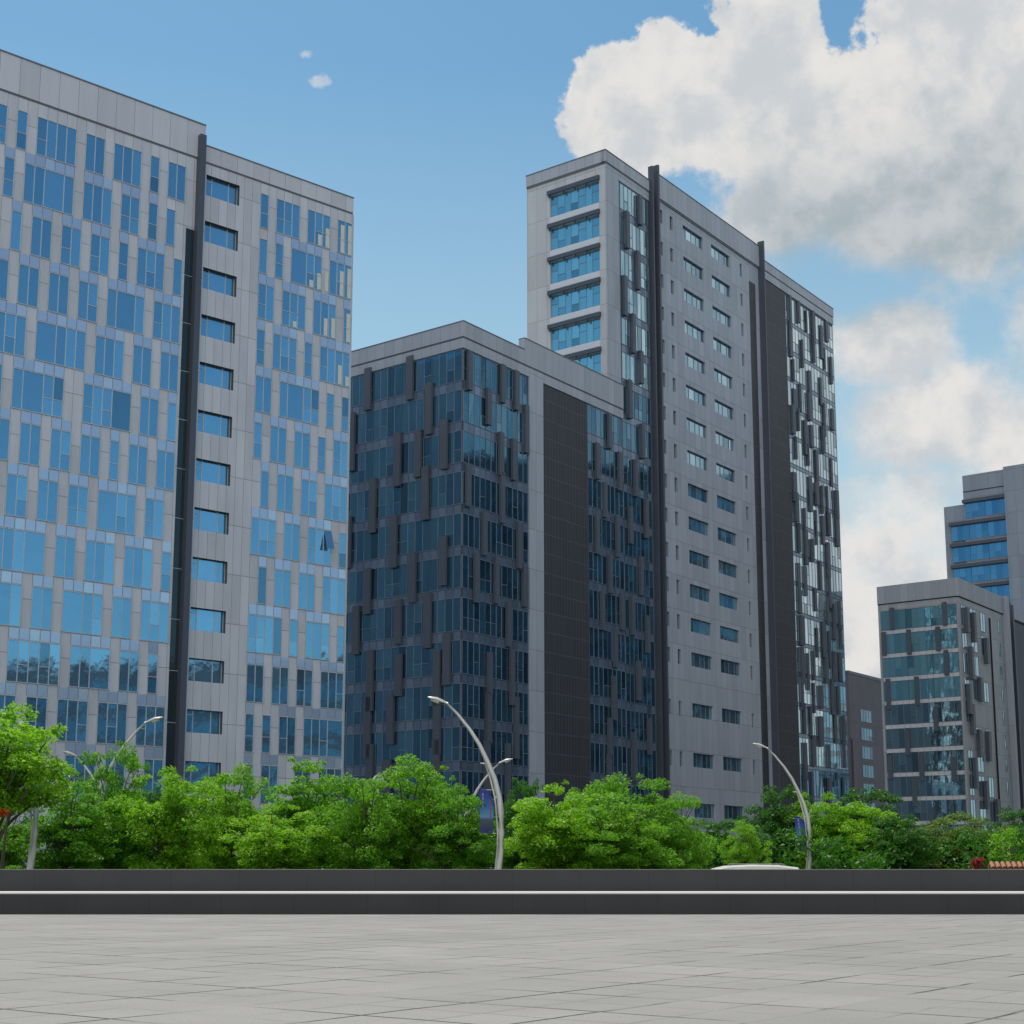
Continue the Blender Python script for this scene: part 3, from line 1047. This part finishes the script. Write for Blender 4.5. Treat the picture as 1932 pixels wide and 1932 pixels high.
def leaves_mesh(name, centers, radii, per, size, material, seed, flat=.42, upbias=1.0):
    g = np.random.default_rng(seed)
    cs, ns = [], []
    for (c, r_) in zip(centers, radii):
        n = int(per * r_ * r_)
        # a spray: leaves thrown on a flattened shell, thicker at its rim, drooping outwards
        d = g.normal(size=(n, 3))
        d /= np.linalg.norm(d, axis=1)[:, None]
        rr = r_ * g.uniform(.25, 1.0, n) ** .6
        p = d * rr[:, None]
        p[:, 2] *= flat
        p[:, 2] -= .18 * (p[:, 0] ** 2 + p[:, 1] ** 2) / max(r_, .1)
        cs.append(p + np.array(c))
        nn = g.normal(size=(n, 3)) * .55 + d * .35
        nn[:, 2] += upbias
        ns.append(nn)
    cs = np.concatenate(cs)
    ns = np.concatenate(ns)
    ns /= np.linalg.norm(ns, axis=1)[:, None]
    n = len(cs)
    a = np.cross(ns, g.normal(size=(n, 3)))
    a /= np.linalg.norm(a, axis=1)[:, None]
    b = np.cross(ns, a)
    L = size * g.uniform(.6, 1.35, n)[:, None]
    W_ = L * g.uniform(.4, .62, n)[:, None]
    bend = ns * L * -.12
    V = np.stack([cs - a * L * .5 + bend, cs + b * W_ * .5, cs + a * L * .5 + bend, cs - b * W_ * .5], 1).reshape(-1, 3)
    me = bpy.data.meshes.new(name)
    me.vertices.add(n * 4)
    me.vertices.foreach_set('co', V.astype(np.float32).ravel())
    me.loops.add(n * 4)
    me.loops.foreach_set('vertex_index', np.arange(n * 4, dtype=np.int32))
    me.polygons.add(n)
    me.polygons.foreach_set('loop_start', np.arange(0, n * 4, 4, dtype=np.int32))
    me.polygons.foreach_set('loop_total', np.full(n, 4, dtype=np.int32))
    me.update(calc_edges=True)
    me.materials.append(material)
    return me


def make_variant(seed, material, n_cl=74, rx=3.2, top=7.0, bot=.6, per=330, leaf=.205, flat=.42, lop=.25, clr=(.55, 1.05)):
    """a crown as clumps on limbs: returns crown mesh, trunk mesh (tree 7 m tall, ~6.4 m wide)"""
    g = random.Random(seed)
    cz, hz_ = (top + bot) / 2, (top - bot) / 2
    cl, rd = [], []
    lobes = [(g.uniform(0, 6.28), g.uniform(.72, 1.12), g.uniform(.6, 1.1)) for _ in range(6)]
    for i in range(n_cl):
        u = 1 - 2 * (i + .5) / n_cl
        th = i * 2.39996 + g.uniform(-.4, .4)
        k = g.choice((.98, .9, .82, .6, .4))
        lb = 1 + lop * math.sin(3 * th + seed) + lop * .7 * math.sin(5 * th + 2 * seed + 3 * u)
        rr = math.sqrt(max(0, 1 - u * u))
        x = rx * rr * k * lb * math.cos(th)
        y = rx * rr * k * lb * math.sin(th)
        z = cz + hz_ * u * k * (1 + g.uniform(-.16, .10)) + g.uniform(-.2, .25)
        cl.append((x, y, z))
        rd.append(g.uniform(*clr))
    # a few sprigs that break the outline
    for i in range(7):
        th = g.uniform(0, 6.28)
        e = g.uniform(.1, 1.2)
        cl.append((rx * 1.12 * math.cos(th) * math.cos(e), rx * 1.12 * math.sin(th) * math.cos(e), cz + hz_ * 1.1 * math.sin(e)))
        rd.append(g.uniform(.28, .45))
    for i in range(16):                      # inner mass
        cl.append((g.uniform(-.5, .5) * rx, g.uniform(-.5, .5) * rx, cz + g.uniform(-.8, .35) * hz_))
        rd.append(g.uniform(.8, 1.1))
    crown = leaves_mesh('crown', cl, rd, per, leaf, material, seed, flat)
    tb = MB()
    tb.tube([(0, 0, -.1), (.05, .02, 1.0), (-.06, .04, 2.2), (.02, 0, 3.2)], [.2, .16, .13, .1], 9)
    for i in range(0, len(cl), 4):
        x, y, z = cl[i]
        z0 = g.uniform(1.4, 3.0)
        tb.tube([(0, 0, z0), (x * .35, y * .35, z0 + (z - z0) * .5), (x * .75, y * .75, z0 + (z - z0) * .85), (x, y, z)], [.08, .055, .035, .015], 5, cap=False)
    to = tb.build('trunk', M['bark'])
    tm = to.data
    bpy.data.objects.remove(to)
    return crown, tm


VAR = {
    'a': make_variant(1, M['leaf_bright']),
    'b': make_variant(2, M['leaf_bright'], lop=.3),
    'c': make_variant(3, M['leaf_mid'], flat=.36),
    'd': make_variant(5, M['leaf_mid'], lop=.32, flat=.5),
    'k': make_variant(6, M['leaf_dark'], lop=.12, clr=(.6, 1.0)),
    'h': make_variant(12, M['leaf_bright'], bot=3.1, lop=.3),
    'o': make_variant(8, M['leaf_olive'], lop=.25),
}


def tree(x, ytop, half, dist, var, label, group, rz=None, lean=0):
    cr, tr = VAR[var]
    f_ = foot(x, dist)
    h = at(x, ytop - 10, dist).z
    wd = half * 1.13 * dist / 2835.0
    root = thing('tree', f_, rnd.uniform(0, 6.28) if rz is None else rz, label, 'tree', group)
    root.scale = (wd / 3.55, wd / 3.55, h / 7.25)
    for nm, me in (('trunk', tr), ('crown', cr)):
        o = bpy.data.objects.new(nm, me)
        C.objects.link(o)
        o.parent = root
    return root


GF = 'leafy street trees behind the terrace wall'
tree(-22, 1340, 138, 63, 'h', 'tallest bright green tree, cut by the left edge of the picture', GF, 1.0)
tree(205, 1402, 72, 72, 'd', 'darker green tree with a sprig reaching up left, beneath the far-left lamp arm', GF, 2.2)
tree(-8, 1500, 90, 72, 'd', 'shaded green tree low at the left edge behind the pale lamp post', GF)
tree(125, 1478, 95, 68, 'c', 'dusty green tree directly right of the pale lamp pole at far left', GF)
tree(318, 1446, 92, 70, 'b', 'yellow-green tree in front of the dark fin of the pale block', GF)
tree(432, 1448, 78, 74, 'a', 'bright green tree below the recessed windows of the pale block', GF)
tree(520, 1520, 90, 68, 'b', 'low spreading yellow-green tree left of the globe lamp', GF, 4.0)
tree(585, 1436, 96, 72, 'c', 'mid green tree before the right corner of the pale block', GF)
tree(690, 1462, 90, 68, 'd', 'mid green tree directly below the white globe lamp', GF)
tree(768, 1432, 96, 70, 'a', 'large green tree left of the tallest street lamp, before the dark glass block', GF)
tree(862, 1482, 78, 68, 'c', 'green tree with branches across the blue banner of the tallest lamp', GF)
tree(992, 1474, 50, 72, 'k', 'slim darker tree peaking just right of the tallest lamp', GF)
tree(1050, 1482, 100, 68, 'b', 'yellow-green tree right of the tallest street lamp', GF)
tree(1150, 1500, 100, 68, 'c', 'fresh green tree before the brown louvred wall', GF, .6)
tree(1205, 1462, 88, 72, 'd', 'taller dark-and-green tree at the foot of the tower fin', GF)
tree(1270, 1500, 72, 74, 'd', 'dark green tree at the left foot of the tower windows', GF)
tree(1372, 1552, 92, 92, 'k', 'low dark tree below the small tower windows', GF)
tree(1405, 1556, 42, 84, 'a', 'small bright bush-like tree above the white car', GF)
tree(1478, 1488, 72, 100, 'k', 'dark tree behind the bannered lamp on the right', GF)
tree(1556, 1498, 66, 98, 'b', 'bright green tree right behind the right-hand bannered lamp', GF)
tree(1640, 1492, 82, 104, 'k', 'round dark green tree behind the bright one by the right-hand lamp', GF)
tree(1635, 1520, 80, 97, 'a', 'bright yellow-green tree right of the right-hand bannered lamp', GF)
tree(1700, 1545, 60, 92, 'k', 'dark sloping tree between the bright and the olive trees', GF)
tree(1765, 1548, 70, 100, 'o', 'soft olive tree below the right-hand glass block', GF)
tree(1840, 1538, 84, 102, 'o', 'taller olive tree at the foot of the right-hand block', GF)
tree(1925, 1530, 60, 106, 'k', 'dark tree at the right edge behind the bright shrub', GF)


tree(255, 1490, 90, 76, 'k', 'dark tree filling in between the sprig tree and the yellow-green tree', GF)
tree(370, 1470, 80, 80, 'd', 'mid green tree between the two yellow-green trees at the left', GF)
tree(640, 1478, 90, 78, 'k', 'dark tree below the corner of the pale block', GF)
tree(820, 1470, 70, 80, 'd', 'mid green tree just left of the small far lamp', GF)
tree(905, 1530, 60, 82, 'k', 'low dark tree behind the foot of the tallest lamp', GF)
tree(1105, 1478, 80, 82, 'd', 'mid green tree peeking above the crowns before the brown louvred wall', GF)
# the continuous dark undergrowth behind the trunks
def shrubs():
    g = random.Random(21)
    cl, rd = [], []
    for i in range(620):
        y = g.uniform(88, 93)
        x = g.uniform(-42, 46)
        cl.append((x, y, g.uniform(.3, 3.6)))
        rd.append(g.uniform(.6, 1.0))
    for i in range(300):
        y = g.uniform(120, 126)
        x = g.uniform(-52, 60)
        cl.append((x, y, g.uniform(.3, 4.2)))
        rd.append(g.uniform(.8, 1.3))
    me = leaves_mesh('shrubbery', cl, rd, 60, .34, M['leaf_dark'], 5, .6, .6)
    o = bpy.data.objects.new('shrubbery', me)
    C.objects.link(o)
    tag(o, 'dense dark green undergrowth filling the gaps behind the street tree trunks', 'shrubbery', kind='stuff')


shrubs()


def shrub(name, x, y, half, hpx, dist, material, label, cat, extra=None):
    g = random.Random(int(x))
    f_ = foot(x, dist)
    k = dist / 2835.0
    zc = at(x, y, dist).z
    root = thing(name, f_, 0, label, cat)
    cl, rd = [], []
    for i in range(34):
        a, b = g.uniform(0, 6.28), g.uniform(0, 1) ** .5
        u = g.uniform(-1, 1)
        rr = math.sqrt(1 - u * u)
        cl.append((half * k * rr * math.cos(a) * b, half * k * rr * math.sin(a) * b, zc + hpx * k * u))
        rd.append(g.uniform(.22, .42) * max(.5, half * k / 1.2))
    me = leaves_mesh('foliage', cl, rd, 330, .15, material, int(x) + 3, .7)
    o = bpy.data.objects.new('foliage', me)
    C.objects.link(o)
    o.parent = root
    tb = MB()
    for i in range(5):
        tb.tube([(g.uniform(-.1, .1), g.uniform(-.1, .1), -.02), (g.uniform(-.3, .3), g.uniform(-.3, .3), zc)], [.04, .02], 5)
    tb.build('stem', M['bark'], root)
    return root


shrub('shrub', 1908, 1598, 40, 32, 70, M['leaf_bright'], 'bright light-green shrub above the tiled wall at the right edge', 'shrub')
shrub('flowering_shrub', 1846, 1628, 12, 9, 69, M['leaf_red'], 'small dark red flowering shrub left of the tiled wall', 'shrub')
shrub('flowering_shrub', 0, 1534, 6, 5, 60, M['leaf_orange'], 'cluster of orange flowers in the tree at the left edge', 'shrub')

# ------------------------------------------------------------------ street lamps
M['lamp_paint'] = simple('lamp_paint', (.62, .61, .58), .4, .25, var=.12, scale=2)
M['brace_paint'] = simple('brace_paint', (.66, .66, .58), .45, .2)
M['lens'] = simple('lamp_lens', (.55, .55, .5), .25)
LD = 66.0
lp = [(940.5, 1640), (944, 1605), (946, 1572), (945.6, 1536), (942, 1505), (933, 1469), (920, 1438), (904, 1404), (886, 1376), (863, 1347), (843, 1327)]
bp = [(935, 1640), (938, 1605), (939, 1567), (934, 1505), (925, 1469), (915, 1441)]
O = foot(934, LD)
pts = [(0, 0, 0), (.06, 0, .8)] + [tuple(at(x, y, LD) - O) for x, y in lp]
bpts = [(-.16, 0, 0), (-.08, 0, .8)] + [tuple(at(x, y, LD) - O) for x, y in bp]


def make_lamp(label, group):
    root = thing('street_lamp', O, 0, label, 'street lamp', group)
    m_ = MB()
    m_.tube(pts, [.155, .15, .145, .14, .135, .13, .125, .115, .105, .09, .075, .06, .045], 12)
    m_.lathe((0, 0, 0), [(.26, 0), (.26, .06), (.19, .1), (.17, .35), (.15, .36)], 14)
    m_.build('pole', M['lamp_paint'], root, True)
    m_ = MB()
    m_.tube(bpts, [.05, .05, .05, .05, .048, .045, .04, .035], 8)
    m_.tube([bpts[-1], (bpts[-1][0] - .22, 0, bpts[-1][2] + .03)], [.03, .03], 6)
    m_.build('brace_tube', M['brace_paint'], root, True)
    for i, j in ((6, 5), (4, 4), (2, 2)):
        a, b = Vector(pts[i]), Vector(bpts[j])
        m_ = MB()
        m_.tube([b + (b - a).normalized() * .04, a + (a - b).normalized() * .10], [.05, .05], 8)
        m_.build('collar', M['lamp_paint'], root)
    # head: a flattened teardrop along the end of the arm
    e = Vector(pts[-1])
    d = Vector((-.92, 0, .33)).normalized()
    up = Vector((.33, 0, .92)).normalized()
    sd = Vector((0, 1, 0))
    m_ = MB()
    prof = [(-.06, .05, .05), (.12, .075, .07), (.30, .13, .10), (.52, .17, .115), (.72, .16, .09), (.86, .10, .05), (.93, .02, .01)]
    i0 = 0
    for t_, wy, wz in prof:
        c = e + d * t_ - up * .03 * (t_ > .6)
        for q_ in range(12):
            an = 2 * math.pi * q_ / 12
            m_.v.append(tuple(c + sd * wy * math.cos(an) + up * (wz * math.sin(an) * (1 if math.sin(an) > 0 else .55))))
    for k in range(len(prof) - 1):
        for q_ in range(12):
            r_ = (q_ + 1) % 12
            m_.f.append((k * 12 + q_, k * 12 + r_, (k + 1) * 12 + r_, (k + 1) * 12 + q_))
            m_.mi.append(0)
    m_.f.append(tuple(range(12)))
    m_.mi.append(0)
    m_.f.append(tuple(reversed(range((len(prof) - 1) * 12, len(prof) * 12))))
    m_.mi.append(0)
    hd = m_.build('lamp_head', M['lamp_paint'], root, True)
    m_ = MB()
    m_.tube([e + d * .35 - up * .06, e + d * .72 - up * .075], [.09, .07], 10)
    m_.build('lens', M['lens'], hd, True)
    return root


def copy_tree(o, parent=None):
    c = o.copy()
    C.objects.link(c)
    if parent:
        c.parent = parent
    for ch in list(o.children):
        copy_tree(ch, c)
    return c


lamp = make_lamp('tallest curved grey street lamp, its head leaning left before the dark glass block', 'curved street lamps along the road')
for x, dist, sx, lab in ((1521, 91, 1, 'curved grey street lamp leaning left on the right side, before the tower foot'),
                         (51, 66, 1, 'pale lamp post at the far left whose top is lost in the tall tree'),
                         (195, 97, 1, 'street lamp of which only the head shows in the far-left tree'),
                         (181, 75, -1, 'street lamp leaning right before the pale block at the left'),
                         (880, 104, -1.05, 'small far street lamp leaning right, crossing behind the tallest lamp')):
    c = copy_tree(lamp)
    c.location = foot(x, dist)
    c.scale = (sx, 1, 1)
    c['label'] = lab

# banners hung on two lamps
def banner(base, dist, outline, label, white, red, dark):
    M_ = {}
    o0 = foot(base, dist)
    root = thing('banner', o0, 0, label, 'banner', 'blue banners hung on lamp posts')
    P_ = [at(x, y, dist) - o0 for x, y in outline]
    m_ = MB()
    n = len(P_)
    for yy in (-.02, .02):
        m_.v += [(p.x, yy, p.z) for p in P_]
    m_.f.append(tuple(range(n)))
    m_.f.append(tuple(reversed(range(n, 2 * n))))
    m_.mi += [0, 0]
    for i in range(n):
        j = (i + 1) % n
        m_.f.append((i, i + n, j + n, j))
        m_.mi.append(0)
    zt, zb = max(p.z for p in P_), min(p.z for p in P_)
    mm, t = mat('banner_print')
    x_, y_, z_ = t.sep(t.n('ShaderNodeTexCoord').outputs['Object'])
    f_ = t.ramp(z_, zb, zt, 0.0, 1.0, smooth=False)
    cr = t.n('ShaderNodeValToRGB')
    t.set(cr.inputs[0], f_)
    els = cr.color_ramp.elements
    els[0].position, els[0].color = 0.0, (.02, .018, .20, 1)
    els[1].position, els[1].color = 1.0, (.008, .02, .24, 1)
    for p_, c_ in ((.13, (.02, .018, .20, 1)), (.15, (.02, .04, .07, 1)), (.32, (.05, .09, .13, 1)), (.38, (.10, .33, .55, 1)), (.6, (.02, .17, .45, 1)), (.8, (.01, .05, .33, 1))):
        e2 = els.new(p_)
        e2.color = c_
    nz_ = t.noise(t.n('ShaderNodeTexCoord').outputs['Object'], 5, 3)
    finish(t, Base_Color=t.mix(t.m('MULTIPLY', nz_, .3), cr.outputs[0], (.02, .05, .15)), Roughness=.55)
    m_.build('cloth', mm, root)
    for marks, c_, nm in ((white, (.5, .48, .55), 'white_marks'), (red, (.5, .03, .04), 'red_marks')):
        q = MB()
        g = random.Random(len(marks) * 7)
        for x, y, wpx, hpx in marks:
            p = at(x, y, dist) - o0
            k = dist / 2835
            w2, h2 = wpx * k / 2, hpx * k / 2
            # little strokes that make a character-like mark
            q.box(p.x - w2, p.x + w2, -.034, -.024, p.z + h2 * .7, p.z + h2)
            q.box(p.x - w2 * .2, p.x + w2 * .25, -.034, -.024, p.z - h2, p.z + h2 * .7 - .001)
            if g.random() < .7:
                q.box(p.x - w2, p.x - w2 * .21, -.034, -.024, p.z - h2 * .2, p.z + h2 * .1)
            if g.random() < .7:
                q.box(p.x + w2 * .26, p.x + w2, -.034, -.024, p.z - h2 * .5, p.z - h2 * .2)
        q.build(nm, simple(nm, c_, .6), root)
    # two slim arms that hold it
    for z0 in (zt - .12, zb + .06):
        q = MB()
        q.tube([(dark[0] * dist / 2835, .0, z0), (dark[1] * dist / 2835, .0, z0)], [.022, .022], 6)
        q.build('arm', M['lamp_paint'], root)


banner(934, 66.25, [(906, 1486), (909, 1485.2), (917, 1489), (925, 1497), (930, 1507), (931.5, 1522), (931.5, 1540), (931, 1556), (929, 1575), (906, 1571), (905.5, 1540), (905, 1510)],
       'blue banner with red lettering behind leaves on the tallest lamp', [(911, y, 3.4, 5.5) for y in (1500, 1507.5, 1515, 1522.5)],
       [(925.5, y, 4.2, 5.5) for y in (1512, 1519.5, 1527, 1534.5, 1541.5)], (-26, 2))
banner(1521, 91.2, [(1498, 1541.5), (1503, 1540.5), (1508, 1540.6), (1514, 1545), (1519.5, 1552), (1524.5, 1561), (1527, 1572), (1528, 1586), (1529, 1603), (1507, 1606.5), (1504.5, 1590), (1501, 1562)],
       'blue banner with red and white lettering on the right-hand curved lamp', [(1506 + i * .9, 1548 + i * 7, 3, 5) for i in range(4)] + [(1513 + 3 * i, 1601.5, 2, 3.4) for i in range(5)],
       [(1518.5 + i * .5, 1557 + i * 5.4, 3.2, 4.4) for i in range(4)], (-22, 3))

# small dark blue street signs on twin posts
M['sign_blue'] = simple('sign_blue', (.02, .025, .09), .4)
M['sign_white'] = simple('sign_white', (.5, .5, .6), .5)


def sign(x, y, dist, wpx, hpx, lab):
    o0 = foot(x, dist)
    k = dist / 2835
    z = at(x, y, dist).z
    root = thing('street_sign', o0, 0, lab, 'sign', 'small dark blue signs on white posts')
    for dx_ in (0, .17):
        q = MB()
        q.tube([(dx_, 0, 0), (dx_, 0, z + hpx * k * (.9 if dx_ == 0 else .2))], [.045, .045], 8)
        q.build('post', M['lamp_paint'], root)
    q = MB()
    q.box(-.02, wpx * k, -.10, -.06, z - hpx * k / 2, z + hpx * k / 2)
    bd = q.build('board', M['sign_blue'], root)
    q = MB()
    for i in range(5):
        u0 = wpx * k * (.40 + .11 * i)
        q.box(u0, u0 + .05, -.112, -.102, z - .06, z + .05)
        q.box(u0 - .02, u0 - .001, -.112, -.102, z - .06, z - (.0 if i % 2 else .03))
    q.build('lettering', M['sign_white'], bd)


sign(862.5, 1618, 76, 23, 11, 'small dark blue street sign on white posts left of the tallest lamp')
sign(172, 1597, 74, 14, 15, 'small violet-blue sign on pale posts beneath the darker tree at the left')

# white globe lamp in the crowns
g0 = foot(711, 75.5)
gl = thing('globe_lamp', g0, 0, 'round white globe lamp poking out of the trees left of the tallest lamp', 'street lamp')
zg = at(711, 1473, 75.5).z
q = MB()
q.tube([(0, 0, 0), (0, 0, zg - .3)], [.06, .045], 8)
q.build('pole', M['lamp_paint'], gl)
q = MB()
q.lathe((0, 0, zg), [(.29 * math.sin(math.pi * i / 12) + .002, -.29 * math.cos(math.pi * i / 12)) for i in range(13)], 18)
q.build('globe', simple('opal_globe', (.55, .56, .62), .35), gl, True)

# ------------------------------------------------------------------ white car behind the wall
def car():
    D_ = 64.5
    o0 = foot(1404, D_)
    root = thing('parked_car', o0, 0, 'white people carrier of which only the roof shows above the terrace wall', 'car')
    hz_ = at(1404, 1631.3, D_).z
    root.scale = (1.12, 1, 1)
    prof = [(-2.35, .42), (-2.36, .75), (-2.2, .98), (-1.75, 1.08), (-1.15, hz_ - .16), (-.7, hz_ - .05), (.2, hz_), (1.2, hz_ - .02), (1.95, hz_ - .12), (2.25, 1.05), (2.33, .8), (2.33, .42)]
    q = MB()
    n = len(prof)
    rows = [(-.84, .94), (-.9, 1.0), (.9, 1.0), (.84, .94)]
    ys = [-.88, -.80, .80, .88]
    for j, yy in enumerate(ys):
        for (x, z) in prof:
            sh = (.05 if j in (0, 3) else 0) * (1 if z > 1.1 else 0)
            q.v.append((x * (1 - sh * .3), yy * (1 if z < 1.1 else .86), z - (.07 if j in (0, 3) and z > 1.1 else 0)))
    for j in range(3):
        for i in range(n):
            k = (i + 1) % n
            q.f.append((j * n + i, j * n + k, (j + 1) * n + k, (j + 1) * n + i))
            q.mi.append(0)
    q.f.append(tuple(range(n - 1, -1, -1)))
    q.f.append(tuple(range(3 * n, 4 * n)))
    q.mi += [0, 0]
    q.build('body', simple('car_paint_white', (.75, .74, .70), .3, .0, var=.03), root, False)
    gm = simple('car_glass', (.02, .025, .03), .08)
    for sy in (-1, 1):
        for x0, x1 in ((-1.35, -.35), (-.28, .75), (.82, 1.75)):
            q = MB()
            y = sy * .80
            q.box(x0, x1, min(y, y + sy * .03), max(y, y + sy * .03), 1.08, hz_ - .26)
            q.build('side_window', gm, root)
    tyre, rim = simple('tyre', (.02, .02, .02), .9), simple('rim', (.5, .5, .5), .3, .8)
    for wx in (-1.45, 1.45):
        for sy in (-1, 1):
            q = MB()
            yy = sy * .8
            q.lathe((wx, yy - .11, .33), [(.2, 0), (.33, .02), (.33, .2), (.2, .22)], 20, axis='y')
            wh = q.build('wheel', tyre, root, True)
            q = MB()
            q.lathe((wx, yy - .112, .33), [(.002, 0), (.2, 0), (.2, .224), (.002, .224)], 16, axis='y')
            q.build('rim', rim, wh)
    for sy in (-.6, .6):
        q = MB()
        q.box(-2.4, -2.352, sy - .16, sy + .16, .7, .86)
        q.build('headlight', simple('headlight', (.7, .7, .7), .1), root)
    rm = simple('rail', (.3, .3, .3), .4, .5)
    for yy in (-.6, .6):
        q = MB()
        q.tube([(-.62, yy, hz_ - .1), (-.5, yy, hz_ + .03), (1.4, yy, hz_ + .03), (1.5, yy, hz_ - .1)], [.018] * 4, 6)
        q.build('roof_rail', rm, root)


car()

# ------------------------------------------------------------------ small wall with clay tile coping at the right
w0 = foot(1866, 68)
gw = thing('garden_wall', w0, 0, 'low garden wall capped with brown clay tiles at the right edge', 'wall')
zt = at(1866, 1626.5, 68).z
q = MB()
q.box(0, 6, 0, .2, 0, zt - .2)
q.build('wall_body', simple('rough_render', (.12, .13, .09), .9), gw)
for i in range(24):
    q = MB()
    x = .05 + i * .25
    q.tube([(x + .1, -.16, zt - .26), (x + .1, .1, zt - .06), (x + .1, .36, zt - .26)], [.10, .105, .10], 10)
    q.build('coping_tile', simple('clay_tile', (.30, .13, .07), .7) if i == 0 else bpy.data.materials['clay_tile'], gw, True)
